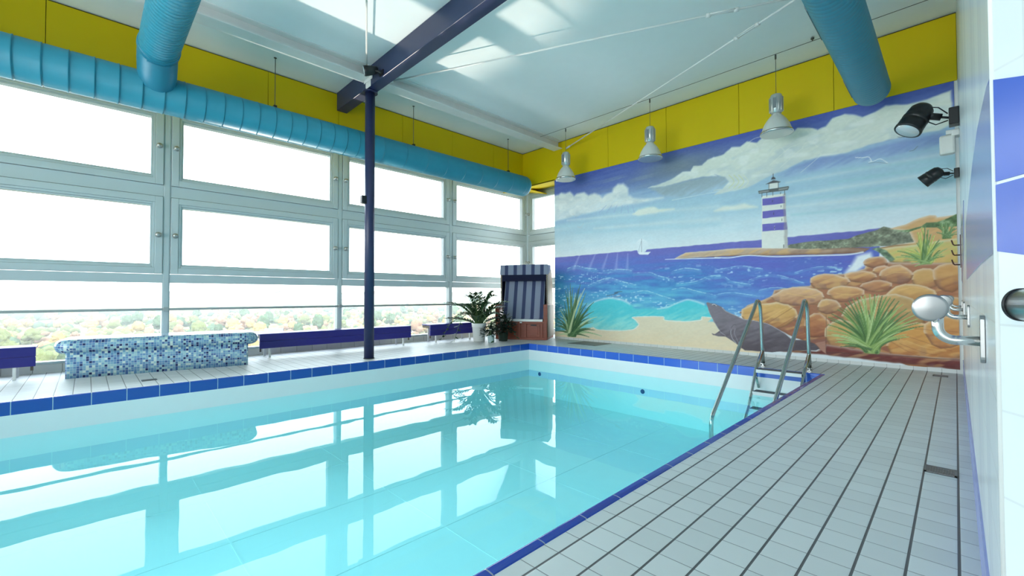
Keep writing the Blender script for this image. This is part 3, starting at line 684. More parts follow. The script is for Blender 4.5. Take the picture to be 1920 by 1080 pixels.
('P',(112,48,42),(96,40,38),17,[(-2433,108),(-1915,135),(-1380,132),(-1272,244),(-873,197),(-437,170),(64,175),(62,45),(-1278,100)]),
('S',(150,84,48),11,15,0.5,[(-2237,364),(-2051,465),(-1831,629),(-1678,742)]),
('S',(150,84,48),12,15,0.5,[(-2114,304),(-1872,451),(-1643,613)]),
('S',(150,84,48),8,10,0.5,[(-504,313),(-327,236),(-171,196)]),
('S',(150,84,48),8,10,0.5,[(-433,411),(-234,334),(-44,261)]),
('S',(150,84,48),8,10,0.5,[(-364,508),(-167,500),(9,492)]),
('S',(150,84,48),8,11,0.5,[(-603,344),(-436,226),(-328,181)]),
('S',(150,84,48),8,11,0.5,[(-782,176),(-507,154),(-172,151)]),
('S',(238,190,112),16,20,0.5,[(-2216,434),(-1989,579),(-1754,740)]),
('S',(238,190,112),11,13,0.5,[(-448,355),(-274,286),(-94,256)]),
('S',(238,190,112),11,14,0.5,[(-509,988),(-370,1023),(-237,985)]),
('S',(238,190,112),11,14,0.5,[(-635,1180),(-534,1215),(-422,1210)]),
('S',(238,190,112),14,18,0.5,[(-1732,958),(-1529,914),(-1388,893)]),
('S',(238,190,112),13,16,0.5,[(-1149,954),(-1020,934),(-909,943)]),
('P',(104,126,96),'VEG',8,[(-763,1535),(-703,1550),(-616,1504),(-538,1385),(-574,1359),(-631,1410),(-675,1470)]),
('B',[(96,128,66),(128,156,86),(80,112,56),(170,180,80)],34,0.18,(-245,1321),[(-524,1412),(-509,1487),(-431,1509),(-377,1440),(-328,1574),(-319,1702),(-285,1763),(-252,1765),(-226,1729),(-175,1651),(-131,1593),(-100,1563),(-69,1480),(-90,1392),(-180,1335),(-353,1285),(-461,1361)]),
('B',[(84,112,62),(120,146,86),(96,124,70)],27,0.18,(-67,1613),[(-148,1756),(-128,1781),(-109,1791),(-71,1801),(-34,1785),(3,1765),(27,1718),(26,1648),(-149,1684)]),
('B',[(86,122,58),(134,164,84),(66,98,50),(160,184,110)],51,0.22,(-782,186),[(-1255,519),(-1245,626),(-1221,586),(-1203,668),(-1136,731),(-1103,752),(-1053,813),(-1013,853),(-973,878),(-925,898),(-886,913),(-847,927),(-794,937),(-741,936),(-704,928),(-668,917),(-624,909),(-588,894),(-546,879),(-504,853),(-469,810),(-435,755),(-402,718),(-368,673),(-342,628),(-316,583),(-290,544),(-420,403),(-447,429),(-502,463),(-1257,369),(-1248,441),(-1171,279),(-1158,324),(-1110,227),(-1028,273),(-574,365)]),
('B',[(62,96,58),(150,176,122),(84,120,72),(46,80,46),(190,205,150)],78,0.2,(-5713,97),[(-6141,50),(-6134,274),(-6085,355),(-6126,448),(-6042,649),(-5972,674),(-5877,1042),(-5815,1090),(-5747,1191),(-5678,1112),(-5609,992),(-5529,1086),(-5479,1175),(-5369,1084),(-5335,990),(-5314,779),(-5224,687),(-5140,804),(-5065,503),(-5176,388),(-5259,478),(-4960,125),(-5122,230),(-5262,83),(-5403,308)]),
('P',(120,108,116),(78,68,74),6,[(-2902,806),(-2880,818),(-2837,801),(-2766,796),(-2655,741),(-2588,675),(-2441,611),(-2324,556),(-2185,542),(-2002,500),(-1884,439),(-1769,367),(-1680,284),(-1494,275),(-1410,250),(-1348,180),(-1390,152),(-1660,128),(-1947,76),(-2317,71),(-2420,146),(-2485,197),(-2606,270),(-2716,267),(-2800,282),(-2821,307),(-2772,295),(-2687,358),(-2784,498),(-2853,657)]),
('S',(190,182,190),7,6,0.8,[(-2655,736),(-2588,670),(-2441,608),(-2324,553),(-2185,539),(-2002,498),(-1884,437),(-1770,364),(-1686,286)]),
('S',(180,172,180),7,8,0.7,[(-2874,700),(-2839,613),(-2770,484),(-2687,344),(-2605,284)]),
('S',(196,190,196),9,7,0.8,[(-2517,382),(-2524,324),(-2498,241),(-2446,175)]),
('S',(150,142,150),18,13,0.7,[(-2457,399),(-2471,328),(-2432,232),(-2394,151)]),
('S',(74,66,72),6,6,0.8,[(-2516,410),(-2482,461),(-2443,463)]),
('S',(235,235,240),6,6,0.9,[(-2809,775),(-2781,787),(-2739,761)]),
('S',(30,28,32),6,6,0.9,[(-2781,772),(-2760,767)]),
('P',(176,120,100),None,6,[(-1399,253),(-1285,287),(-1275,115),(-1328,159)]),
('P',(232,230,220),None,4,[(-2049,2448),(-1744,2432),(-1739,2297),(-1720,1622),(-2063,1650)]),
('P',(98,90,176),None,3,[(-2042,2403),(-1747,2396),(-1744,2292),(-2044,2301)]),
('P',(98,90,176),None,3,[(-2045,2212),(-1740,2205),(-1735,2099),(-2046,2104)]),
('P',(98,90,176),None,3,[(-2048,2015),(-1731,2006),(-1723,1898),(-2049,1907)]),
('P',(150,140,136),'A5',16,[(-1770,2421),(-1742,2427),(-1718,1624),(-1756,1628)]),
('P',(84,88,88),None,3,[(-2100,2534),(-1697,2537),(-1691,2517),(-1705,2481),(-2091,2491)]),
('P',(150,152,150),None,3,[(-2085,2518),(-1954,2517),(-1954,2503),(-2085,2504)]),
('P',(140,142,140),None,3,[(-1824,2520),(-1703,2520),(-1707,2499),(-1824,2499)]),
('P',(226,226,220),None,3,[(-1955,2621),(-1834,2618),(-1831,2538),(-1956,2544)]),
('S',(84,84,84),7,7,1,[(-1955,2621),(-1956,2513)]),
('S',(84,84,84),7,7,1,[(-1832,2618),(-1831,2522)]),
('P',(80,80,84),None,3,[(-1999,2620),(-1893,2659),(-1794,2619),(-1823,2613),(-1965,2619)]),
('P',(70,70,74),None,3,[(-1923,2673),(-1916,2701),(-1894,2717),(-1869,2694),(-1862,2669)]),
('S',(70,70,74),6,5,1,[(-1894,2757),(-1895,2710)]),
('S',(84,84,84),6,6,1,[(-2051,2496),(-2052,2434)]),
('S',(84,84,84),6,6,1,[(-1984,2491),(-1985,2430)]),
('S',(84,84,84),6,6,1,[(-1901,2490),(-1901,2430)]),
('S',(84,84,84),6,6,1,[(-1749,2477),(-1750,2417)]),
('S',(60,64,74),11,11,0.95,[(-1908,2361),(-1909,2334)]),
('S',(60,64,74),10,10,0.95,[(-1798,2266),(-1798,2240)]),
('S',(60,64,74),10,10,0.95,[(-1893,2171),(-1893,2144)]),
('S',(60,64,74),10,10,0.95,[(-1789,2064),(-1789,2037)]),
('S',(60,64,74),10,10,0.95,[(-1801,2463),(-1802,2437)]),
('S',(236,236,228),15,15,1,[(-1887,1965),(-1887,1925)]),
('S',(90,95,105),8,8,1,[(-1887,1959),(-1887,1929)]),
('S',(110,104,96),16,16,1,[(-1770,1675),(-1770,1635)]),
('P',(224,232,236),None,11,[(-3933,1845),(-3958,1793),(-3989,1750),(-4038,1730),(-4093,1727),(-4150,1751),(-4172,1811),(-4181,1866),(-4181,1925),(-4143,1968),(-4091,1990),(-4036,1978),(-3992,1943),(-3946,1905)]),
('P',(240,242,244),None,5,[(-4158,1740),(-3890,1731),(-3940,1684),(-4119,1697)]),
('S',(120,120,125),7,7,1,[(-4070,1989),(-4072,1740)]),
('S',(150,160,170),7,7,0.8,[(-4070,1972),(-4134,1766)]),
('S',(238,240,240),6,12,1,[(-917,2780),(-843,2760),(-776,2751),(-748,2684)]),
('S',(238,240,240),11,6,1,[(-777,2683),(-725,2689),(-660,2701),(-591,2634)]),
('S',(130,145,160),5,4,0.7,[(-778,2666),(-699,2666),(-592,2625)]),
('S',(110,120,130),5,5,0.8,[(-488,2944),(-433,2925),(-379,2935)]),
('S',(110,120,130),5,5,0.8,[(-376,2736),(-340,2739),(-307,2774)]),
('S',(200,196,196),7,7,0.8,[(-5668,2673),(-5580,2610),(-5475,2637)]),
('S',(200,196,196),7,7,0.8,[(-5558,2395),(-5477,2358),(-5386,2431)]),
('S',(70,50,44),6,6,0.7,[(-1277,135),(-797,151),(40,164)]),
('S',(90,70,60),5,5,0.5,[(-1267,646),(-1274,131)])
]
# ------------------------------------------------------------------ the mural
def vn(x, y, seed=0):
    xi = np.floor(x).astype(np.int64); yi = np.floor(y).astype(np.int64); fx = x-xi; fy = y-yi
    def h(a, b):
        n = (a*374761393 + b*668265263 + seed*974711) & 0x7fffffff
        n = ((n ^ (n >> 13))*1274126177) & 0x7fffffff
        return ((n ^ (n >> 16)) & 0xffff)/65535.0
    fx = fx*fx*(3-2*fx); fy = fy*fy*(3-2*fy)
    return (h(xi, yi)*(1-fx)+h(xi+1, yi)*fx)*(1-fy)+(h(xi, yi+1)*(1-fx)+h(xi+1, yi+1)*fx)*fy
def sst(a, b, x):
    t = np.clip((x-a)/(b-a), 0, 1); return t*t*(3-2*t)
def paint():
    X0, X1, Z0, Z1 = -6.17, 0.022, 0.045, 3.482
    nx, nz = 760, 424
    xs = np.linspace(X0, X1, nx); zs = np.linspace(Z0, Z1, nz)
    X, Z = np.meshgrid(xs, zs)                 # [nz, nx]
    C = np.zeros((nz, nx, 3))
    # sky wash
    t = (Z-1.77)/(3.48-1.77)
    stops = [0, .12, .40, .64, .80, 1.0]
    cols = np.array([(226, 231, 233), (208, 224, 230), (164, 198, 214), (146, 176, 208), (88, 108, 176), (66, 82, 164)], float)
    st = vn(X*0.7+3, Z*11-X*0.5, 3)*0.6+vn(X*1.5, Z*24-X*1.1, 4)*0.4
    tt = np.clip(t+(st-0.5)*0.22*np.clip(t*3, 0, 1), 0, 1)
    for k in range(3): C[..., k] = np.interp(tt, stops, cols[:, k])
    ol = np.exp(-((X+3.35)/0.75)**2-((Z-3.18)/0.22)**2)*0.75
    C = C*(1-ol[..., None])+np.array((122, 134, 132))*ol[..., None]
    ol = (sst(0.55, 0.8, st)*sst(2.85, 3.0, Z)*np.exp(-((X+4.3)/0.9)**2)*0.45)
    C = C*(1-ol[..., None])+np.array((150, 170, 170))*ol[..., None]
    def blend(sl, a, col):
        C[sl] = C[sl]*(1-a[..., None])+col*a[..., None]
    def window_(pts, pad):
        p = np.array(pts, float)/1000
        i0 = max(0, int((p[:, 0].min()-pad-X0)/(X1-X0)*(nx-1))); i1 = min(nx, int((p[:, 0].max()+pad-X0)/(X1-X0)*(nx-1))+2)
        j0 = max(0, int((p[:, 1].min()-pad-Z0)/(Z1-Z0)*(nz-1))); j1 = min(nz, int((p[:, 1].max()+pad-Z0)/(Z1-Z0)*(nz-1))+2)
        return p, (slice(j0, j1), slice(i0, i1)), (i1 > i0 and j1 > j0)
    def segd(x, z, a, b):
        d = b-a; L = max(1e-12, d @ d); tt_ = np.clip(((x-a[0])*d[0]+(z-a[1])*d[1])/L, 0, 1)
        return np.hypot(x-a[0]-tt_*d[0], z-a[1]-tt_*d[1]), tt_
    def curve(P, n=8):
        if len(P) < 3: return P
        out = []
        for i in range(len(P)-1):
            p0 = P[max(0, i-1)]; p1 = P[i]; p2 = P[i+1]; p3 = P[min(len(P)-1, i+2)]
            for k in range(n):
                u = k/n; out.append(0.5*((2*p1)+(-p0+p2)*u+(2*p0-5*p1+4*p2-p3)*u*u+(-p0+3*p1-3*p2+p3)*u**3))
        out.append(P[-1]); return np.array(out)
    def taper_stroke(P, w0, w1, alpha, col, soft=0.5, brk=0):
        pad = max(w0, w1)*1.3+0.01
        _, sl, ok = window_(P*1000, pad)
        if not ok: return
        x = X[sl]; z = Z[sl]; best = np.full(x.shape, 9.0); n = len(P)-1
        for i in range(n):
            d, tt_ = segd(x, z, P[i], P[i+1]); wv = (w0+(w1-w0)*(i+tt_)/n)*0.5
            best = np.minimum(best, d/np.maximum(wv, 1e-4))
        a_ = alpha*(1-sst(soft, 1.15, best))
        if brk: a_ = a_*(0.25+0.75*sst(brk-0.12, brk+0.12, vn(x*26, z*70, 61)))
        blend(sl, a_, np.array(col, float))
    rs = random.Random(5)
    for op in MURAL_OPS:
        if op[0] == 'P':
            _, col, shade, soft, pts = op
            soft = max(soft/1000, 0.005)
            p, sl, ok = window_(pts, soft*1.5)
            if not ok: continue
            x = X[sl]; z = Z[sl]
            # hand-painted wobble of the outline
            wob = min(0.012, soft)
            xw = x+(vn(x*14, z*14, 11)-0.5)*wob; zw = z+(vn(x*14, z*14, 12)-0.5)*wob
            ins = np.zeros(x.shape, bool); dist = np.full(x.shape, 9.0)
            for i in range(len(p)):
                a = p[i]; b = p[(i+1) % len(p)]
                cond = (a[1] > zw) != (b[1] > zw)
                xx = (b[0]-a[0])*(zw-a[1])/((b[1]-a[1]) if abs(b[1]-a[1]) > 1e-9 else 1e-9)+a[0]
                ins ^= cond & (xw < xx)
                d, _t = segd(xw, zw, a, b); dist = np.minimum(dist, d)
            sd = np.where(ins, dist, -dist)
            A = sst(-soft, soft*0.6, sd)
            c0 = np.array(col, float)
            if shade is None: K = np.broadcast_to(c0, x.shape+(3,))
            elif shade == 'A5': K = np.broadcast_to(c0, x.shape+(3,)); A = A*0.55
            elif shade == 'SEA':
                tz = np.clip((1.77-z)/1.45, 0, 1); K = np.zeros(x.shape+(3,))
                rgt = sst(-3.4, -2.0, x)
                L = np.array([(100, 98, 178), (84, 102, 186), (62, 118, 188), (78, 160, 204), (124, 212, 216)], float)
                Rr = np.array([(100, 98, 178), (86, 92, 184), (78, 104, 188), (84, 130, 200), (110, 160, 210)], float)
                wv = (vn(x*2.2+z*3, z*16, 21)-0.5)*0.30+(vn(x*6, z*34, 22)-0.5)*0.22
                tw = np.clip(tz+wv*np.clip(tz*3, 0, 1), 0, 1)
                for k in range(3): K[..., k] = np.interp(tw, [0, .15, .4, .68, 1], L[:, k])*(1-rgt)+np.interp(tw, [0, .15, .4, .68, 1], Rr[:, k])*rgt
                ed = np.exp(-((x+6.17)/0.35)**2)*sst(0.15, 0.3, tz); K = K*(1-0.5*ed[..., None])+np.array((20, 96, 130))*0.5*ed[..., None]
                gl = sst(0.68, 0.82, vn(x*20, z*52, 23))*sst(0.16, 0.34, tz)*sst(0.35, 0.75, vn(x*2.0, z*9, 24))*0.75
                K = K*(1-gl[..., None])+np.array((196, 232, 240))*gl[..., None]
            elif shade == 'VEG':
                n1 = vn(x*22, z*26, 31); n2 = vn(x*60, z*70, 32); m = n1*0.6+n2*0.4
                K = c0*(0.62+0.7*m)[..., None]; hl = sst(0.62, 0.8, m)*0.5
                K = K*(1-hl[..., None])+np.array((178, 190, 150))*hl[..., None]
            else:
                zt = (p[:, 1].max()-z)/max(1e-6, p[:, 1].max()-p[:, 1].min())
                xt = (x-p[:, 0].min())/max(1e-6, p[:, 0].max()-p[:, 0].min())
                n = vn(x*5+z*4, z*30-x*14, 41+len(pts))
                tm = sst(0.25, 1.05, zt*0.85+xt*0.15+(n-0.5)*0.35)
                K = c0*(1-tm[..., None])+np.array(shade, float)*tm[..., None]
                if c0.min() > 205:                        # clouds: soft billows with grey-blue hollows
                    b1 = vn(x*3.2+z*1.2, z*7.5-x*1.0, 71); b2 = vn(x*8+3*b1, z*16, 72); hol = sst(0.45, 0.9, b1*0.6+b2*0.4)*0.55
                    K = K*(1-hol[..., None])+np.array((182, 198, 204))*hol[..., None]
                    lit = sst(0.55, 0.85, vn(x*6.5, z*13+x, 73))*0.5; K = K*(1-lit[..., None])+np.array((242, 244, 238))*lit[..., None]
                elif c0[0] > c0[2]+50 and soft < 0.03 and c0[0] < 226:    # rocks: warm streaks and cool violet shadows
                    s1 = vn(x*4+z*9, z*22-x*9, 74+len(pts)); s2 = vn(x*14, z*14, 75)
                    wv_ = sst(0.55, 0.8, s1)*0.5; K = K*(1-wv_[..., None])+np.array((232, 176, 104))*wv_[..., None]
                    cv_ = sst(0.6, 0.9, s2)*sst(0.3, 0.9, zt)*0.45; K = K*(1-cv_[..., None])+np.array((122, 84, 84))*cv_[..., None]
                if c0[0] > c0[2]+60 and soft < 0.02 and c0[0] < 226:      # rocks: pale rim on top, dark contact line below
                    rim = np.exp(-(sd/0.022)**2)*(zt < 0.55); K = K*(1-0.5*rim[..., None])+np.array((232, 220, 200))*0.5*rim[..., None]
                    rim = np.exp(-(sd/0.02)**2)*(zt >= 0.55); K = K*(1-0.55*rim[..., None])+np.array((104, 66, 50))*0.55*rim[..., None]
            C[sl] = C[sl]*(1-A[..., None])+K*A[..., None]
        elif op[0] == 'S':
            _, col, w0, w1, al, pts = op
            taper_stroke(curve(np.array(pts, float)/1000), max(w0/1000, .011), max(w1/1000, .011), al, col, 0.25 if w0 < 24 else -0.6, 0.45 if al == .75 else 0)
        elif op[0] == 'B':
            _, cols_, wd, bend, base, tips = op
            b = np.array(base, float)/1000
            tips = list(tips); extra = []
            for i in range(len(tips)-1):
                k = rs.uniform(0.7, 0.95); mx = (tips[i][0]+tips[i+1][0])/2; mz = (tips[i][1]+tips[i+1][1])/2
                extra.append((base[0]+(mx-base[0])*k, base[1]+(mz-base[1])*k))
            for i, tp in enumerate(extra+tips):
                tp = np.array(tp, float)/1000; d = tp-b; L = math.hypot(*d)
                sx_ = math.copysign(1, d[0]) if abs(d[0]) > 0.02 else rs.choice((-1, 1))
                ctrl = b+d*0.5+np.array((-0.35*d[0]*abs(bend)*2, L*bend*0.9*min(1, abs(d[0])/L+.1)))
                P = np.array([b*(1-u)**2+ctrl*2*u*(1-u)+tp*u*u for u in np.linspace(0, 1, 12)])
                P[:, 0] += (rs.uniform(-1, 1))*wd/1000*1.2*(1-np.linspace(0, 1, 12))
                c = cols_[(i*7+rs.randrange(2)) % len(cols_)]
                taper_stroke(P, wd/1000, 0.010, 0.95, c, 0.55)
                taper_stroke(P+np.array((0.006, 0.004)), 0.010, 0.009, 0.5, tuple(min(255, v+60) for v in c), 0.3)
    # dry-brush grain over everything
    g = (vn(X*30, Z*55, 51)-0.5)*7+(vn(X*4, Z*7, 52)-0.5)*6
    C = np.clip(C+g[..., None], 0, 255)/255.0
    Lc = 1.02*np.where(C <= 0.04045, C/12.92, ((C+0.055)/1.055)**2.4)**0.86
    V = np.zeros((nz*nx*1, 3), np.float32); V[:, 0] = X.ravel(); V[:, 1] = 0.0; V[:, 2] = Z.ravel()
    ii, jj = np.meshgrid(np.arange(nx-1), np.arange(nz-1)); a = (jj*nx+ii).ravel()
    F = np.stack([a, a+1, a+nx+1, a+nx], 1)
    # rim and back of the panel
    bk = len(V); rimv = np.array([(X0, .011, Z0), (X1, .011, Z0), (X1, .011, Z1), (X0, .011, Z1)], np.float32)
    V = np.vstack([V, rimv]); cr = [0, nx-1, nz*nx-1, (nz-1)*nx]
    F = np.vstack([F, [[bk+1, bk, bk+3, bk+2]], [[cr[0], bk, bk+1, cr[1]], [cr[1], bk+1, bk+2, cr[2]], [cr[2], bk+2, bk+3, cr[3]], [cr[3], bk+3, bk, cr[0]]]])
    me = bpy.data.meshes.new('mural')
    me.vertices.add(len(V)); me.vertices.foreach_set('co', V.ravel())
    me.loops.add(F.size); me.loops.foreach_set('vertex_index', F.ravel().astype(np.int32))
    me.polygons.add(len(F)); me.polygons.foreach_set('loop_start', np.arange(0, F.size, 4, dtype=np.int32))
    me.polygons.foreach_set('loop_total', np.full(len(F), 4, np.int32))
    me.update(calc_edges=True)
    ca = me.color_attributes.new('paint', 'FLOAT_COLOR', 'POINT')
    arr = np.ones((len(V), 4), np.float32); arr[:bk, :3] = Lc.reshape(-1, 3); arr[bk:, :3] = 0.8
    ca.data.foreach_set('color', arr.ravel())
    g = NT('wall_paint'); at = g.n('ShaderNodeAttribute', attribute_name='paint')
    g.bsdf(at.outputs['Color'], 0.55, bump=g.noise(60, g.obj(), 3), bumpd=0.0006, spec=0.3)
    me.materials.append(g.m)
    cx = (X0+X1)/2; me.transform(Matrix.Translation((-cx, 0, -Z0)))
    o = bpy.data.objects.new('mural', me); COL.objects.link(o); o.location = (cx, YM, Z0)
    tag(o, 'wall-wide seaside mural with blue striped lighthouse, seal, rocks and sea', 'mural')
paint()
# ------------------------------------------------------------------ steel work
mb = MB(); mb.box(-7.148, 1.45, 2.93, 3.10, 4.01, CEIL-0.001)
solo('steel_beam', mb, M['blue_steel'], 'navy blue steel beam crossing under the ceiling above the column', 'beam', bev=0.006)
col = thing('steel_column', 'slender navy blue round column on the window side of the pool', 'column', (-6.13, 3.015, 0))
mb = MB(); mb.tube([(0, 0, 0.0), (0, 0, 3.985)], 0.0715, 40); build('shaft', mb, M['blue_steel'], col)
mb = MB(); mb.lathe([(0.11, 3.985), (0.11, 4.009)], n=32); build('head_plate', mb, M['blue_steel'], col)
mb = MB(); mb.box(0.04, 0.20, -0.092, -0.086, 4.0, 4.14); mb.box(0.0, 0.26, -0.10, -0.09, 4.09, 4.17); build('gusset_plate', mb, M['white_steel'], col, 0.002)
mb = MB(); mb.box(-0.035, 0.035, -0.135, -0.06, 2.30, 2.42); build('junction_box', mb, M['black'], col, 0.006)
mb = MB(); mb.lathe([(0.078, 0.0), (0.078, 0.012)], n=32); build('base_ring', mb, M['rubber'], col)
for k, (y0, y1) in enumerate(((YB+0.01, 2.928), (3.102, YM-0.002))):
    mb = MB(); mb.box(-6.18, -5.95, y0, y1, 4.135, 4.15); mb.box(-6.075, -6.055, y0, y1, 4.15, CEIL-0.015); mb.box(-6.18, -5.95, y0, y1, CEIL-0.015, CEIL-0.001)
    solo('ceiling_girder', mb, M['white_steel'], ('white steel girder running from the navy beam towards the camera', 'white steel girder between the navy beam and the mural wall')[k], 'girder', 'white girders under the ceiling')
def rod(p, q, tb, lab, cat='rod'):
    p = Vector(p); q = Vector(q); d = (q-p).normalized()
    r = thing('bracing_rod', lab, cat, p, group='white bracing rods under the ceiling')
    m = MB(); m.tube([p, q], 0.0115, 12); wpart('rod', m, M['white_steel'], r)
    m = MB(); m.tube([p-d*0.05, p+d*0.10], 0.02, 12); wpart('end_fork', m, M['white_steel'], r)
    if tb is not None:
        c = p+d*tb; s = d.cross(Vector((0, 0, 1))).normalized()
        m = MB()
        for sg in (-1, 1): m.tube([c-d*0.13+s*0.022*sg, c+d*0.13+s*0.022*sg], 0.008, 8)
        m.tube([c-d*0.17, c-d*0.12], 0.024, 10); m.tube([c+d*0.12, c+d*0.17], 0.024, 10)
        wpart('turnbuckle', m, M['white_steel'], r)
rod((-5.93, 2.86, 4.15), (1.2, -0.60, 4.15), None, 'white bracing rod running from the column head straight out of the top of the view')
rod((-5.93, 3.20, 4.15), (0.03, 6.0, 4.15), 4.55, 'white bracing rod from the column head towards the mural wall')
rod((-5.78, 7.33, 4.11), (0.03, 4.92, 4.11), 4.40, 'white bracing rod rising from the mural wall beside the first pendant lamp')
mb = MB(); mb.tube([(-6.04, 6.75, 4.262), (-3, 6.75, 4.25), (0.05, 6.75, 4.262)], 0.004, 6)
solo('lamp_wire', mb, M['wire'], 'thin dark tension wire under the ceiling carrying the pendant lamps', 'wire')
mb = MB(); mb.tube([(-1.263, 6.75, 4.255), (-1.263, 6.75, CEIL)], 0.006, 8); mb.lathe([(0.02, 4.33-0.05), (0.02, 4.30)], (-1.263, 6.75, 0), 10)
solo('wire_hanger', mb, M['wire'], 'short dark hanger holding the tension wire beside the right duct', 'hanger')

# ------------------------------------------------------------------ pendant lamps
def pendant(loc, lab):
    r = thing('pendant_lamp', lab, 'lamp', loc, group='industrial pendant lamps in front of the mural')
    m = MB(); m.lathe([(0.186, 0.0), (0.190, 0.012), (0.190, 0.02), (0.176, 0.055), (0.155, 0.115), (0.122, 0.175), (0.085, 0.225), (0.062, 0.25), (0.058, 0.272), (0.050, 0.272), (0.056, 0.245), (0.08, 0.215), (0.115, 0.17), (0.148, 0.11), (0.168, 0.05), (0.18, 0.004)], n=40)
    build('reflector', m, M['lampwhite'], r)
    m = MB(); m.lathe([(0.184, -0.012), (0.199, -0.010), (0.203, 0.004), (0.199, 0.018), (0.188, 0.020)], n=40); rim = build('rim', m, M['chrome'], r)
    m = MB(); m.lathe([(0.0, -0.004), (0.18, -0.004), (0.18, 0.002), (0.0, 0.002)], n=40); build('cover_glass', m, M['lampglass'], r)
    m = MB(); m.lathe([(0.046, 0.26), (0.052, 0.275), (0.074, 0.29), (0.076, 0.50), (0.064, 0.53), (0.03, 0.545), (0.012, 0.548)], n=28)
    for k in range(14):
        a = 2*PI*k/14; R = Matrix.Rotation(a, 3, 'Z'); m.box(0.07, 0.088, -0.0035, 0.0035, 0.30, 0.49, rot=R)
    h = build('gear_housing', m, M['aluminium'], r)
    m = MB(); m.box(-0.02, 0.02, -0.092, -0.086, 0.33, 0.47); build('cooling_grille', m, M['gasket'], h)
    m = MB(); m.tube([(0, 0, 0.545), (0, 0, 4.256-loc[2])], 0.0035, 6); m.lathe([(0.011, 4.256-loc[2]-0.07), (0.011, 4.256-loc[2]-0.01)], n=10); build('cable', m, M['wire'], r)
    return r
pendant((-5.365, 6.75, 3.235), 'grey metal pendant lamp nearest the window corner, left of three before the mural')
pendant((-3.563, 6.75, 3.235), 'grey metal pendant lamp hanging between the other two before the mural')
pendant((-1.69, 6.75, 3.155), 'grey metal pendant lamp above the painted lighthouse, nearest the right duct')

# ------------------------------------------------------------------ air ducts
d1 = thing('air_duct', 'long teal wrapped duct hanging along the top of the windows', 'duct', (-6.7, 1.4, 3.154), group=None)
pts = []; rad = []; y = YB+0.03; R1 = 0.218
rs = random.Random(3); yy = y; seams1 = []
while yy < 6.9: seams1.append(yy); yy += 0.20 if yy < 3.0 else 0.42
ev = sorted(set([y]+[s for s in seams1]))
for s in ev:
    a = 0.006 if s < 1.0 else 0.0035 if s < 3 else 0.002
    for dy, dr in ((-0.012, 0), (-0.004, a), (0.004, a), (0.007, -a*0.8), (0.016, -a*0.8), (0.024, 0)):
        pts.append((-6.7, s+dy, 3.372)); rad.append(R1+dr)
for dy, rr in ((6.88, R1), (6.93, R1), (6.962, R1-0.012), (6.978, R1-0.035), (6.985, 0.10)): pts.append((-6.7, dy, 3.372)); rad.append(rr)
mb = MB(); mb.tube(pts, rad, 40); wpart('duct_run', mb, M['duct'], d1)
for yk in (-2.2, 1.87, 4.115, 6.45):
    mb = MB(); mb.tube([(-6.7, yk, 3.60), (-6.7, yk, CEIL)], 0.005, 8); mb.lathe([(0.02, 0), (0.02, 0.006)], (-6.7, yk, CEIL-0.006), 12)
    h = wpart('hanger_rod', mb, M['wire'], d1)
    mb = MB(); mb.box(-6.73, -6.67, yk-0.02, yk+0.02, 3.584, 3.625); mb.shift(d1.location); build('clamp', mb, M['black'], h)
d2 = thing('branch_duct', 'teal spiral branch duct coming overhead and turning down into the window duct', 'duct', (-3.0, 0.552, 3.56))
R2 = 0.188; pts = []; rad = []; x = 0.18
while x > -6.28:
    for dx, dr in ((0, 0), (0.050, 0), (0.053, -0.003), (0.057, -0.003)): pts.append((x-dx, 0.552, 3.75)); rad.append(R2+dr)
    x -= 0.062
mb = MB(); mb.tube(pts, rad, 40); wpart('spiral_pipe', mb, M['duct'], d2)
mb = MB(); mb.tube([(-6.22, 0.552, 3.75), (-6.24, 0.552, 3.75), (-6.30, 0.552, 3.75), (-6.32, 0.552, 3.75)], [R2+0.004, R2+0.010, R2+0.010, R2+0.004], 40); wpart('collar', mb, M['duct_band'], d2)
mb = MB(); mb.tube([(-6.29, 0.552, 3.75), (-6.35, 0.552, 3.748), (-6.41, 0.552, 3.715), (-6.46, 0.556, 3.64), (-6.51, 0.560, 3.53), (-6.57, 0.563, 3.44), (-6.66, 0.566, 3.36)], [R2, R2, R2, R2, R2*0.98, R2*0.9, R2*0.5], 40); wpart('elbow', mb, M['duct_band'], d2)
d3 = thing('air_duct', 'teal wrapped duct with closed end pointing at the mural on the right', 'duct', (-0.682, 2.0, 3.237))
R3 = 0.183; pts = []; rad = []; y = 0.75
while y < 6.75:
    for dy, dr in ((0, 0), (0.05, 0), (0.053, -0.0012), (0.058, -0.0012)): pts.append((-0.682, y+dy, 3.42)); rad.append(R3+dr)
    y += 0.064
for yy, rr in ((6.80, R3), (6.835, R3-0.010), (6.855, R3-0.03), (6.86, 0.08)): pts.append((-0.682, yy, 3.42)); rad.append(rr)
mb = MB(); mb.tube(pts, rad, 40); wpart('duct_run', mb, M['duct'], d3)
for y0, y1 in ((6.18, 6.66), (4.35, 4.95), (2.3, 2.9)):
    mb = MB(); a0, a1 = math.radians(183), math.radians(205); n = 6
    vs_ = []; fs = []
    for k in range(n+1):
        a = a0+(a1-a0)*k/n
        for y in (y0, y1):
            for r_k in (R3-0.004, R3+0.006): vs_.append((-0.682+math.cos(a)*r_k, y, 3.42+math.sin(a)*r_k))
    for k in range(n):
        b = k*4; c = b+4
        fs += [(b+1, b+3, c+3, c+1), (b, c, c+2, b+2), (b, b+1, c+1, c), (b+2, c+2, c+3, b+3)]
    fs += [(0, 2, 3, 1), (n*4, n*4+1, n*4+3, n*4+2)]
    mb.add(vs_, fs); wpart('air_outlet', mb, M['gasket'], d3)
for yk in (1.6, 4.6):
    mb = MB(); mb.tube([(-0.682, yk, 3.60), (-0.682, yk, CEIL)], 0.005, 8); wpart('hanger_rod', mb, M['wire'], d3)

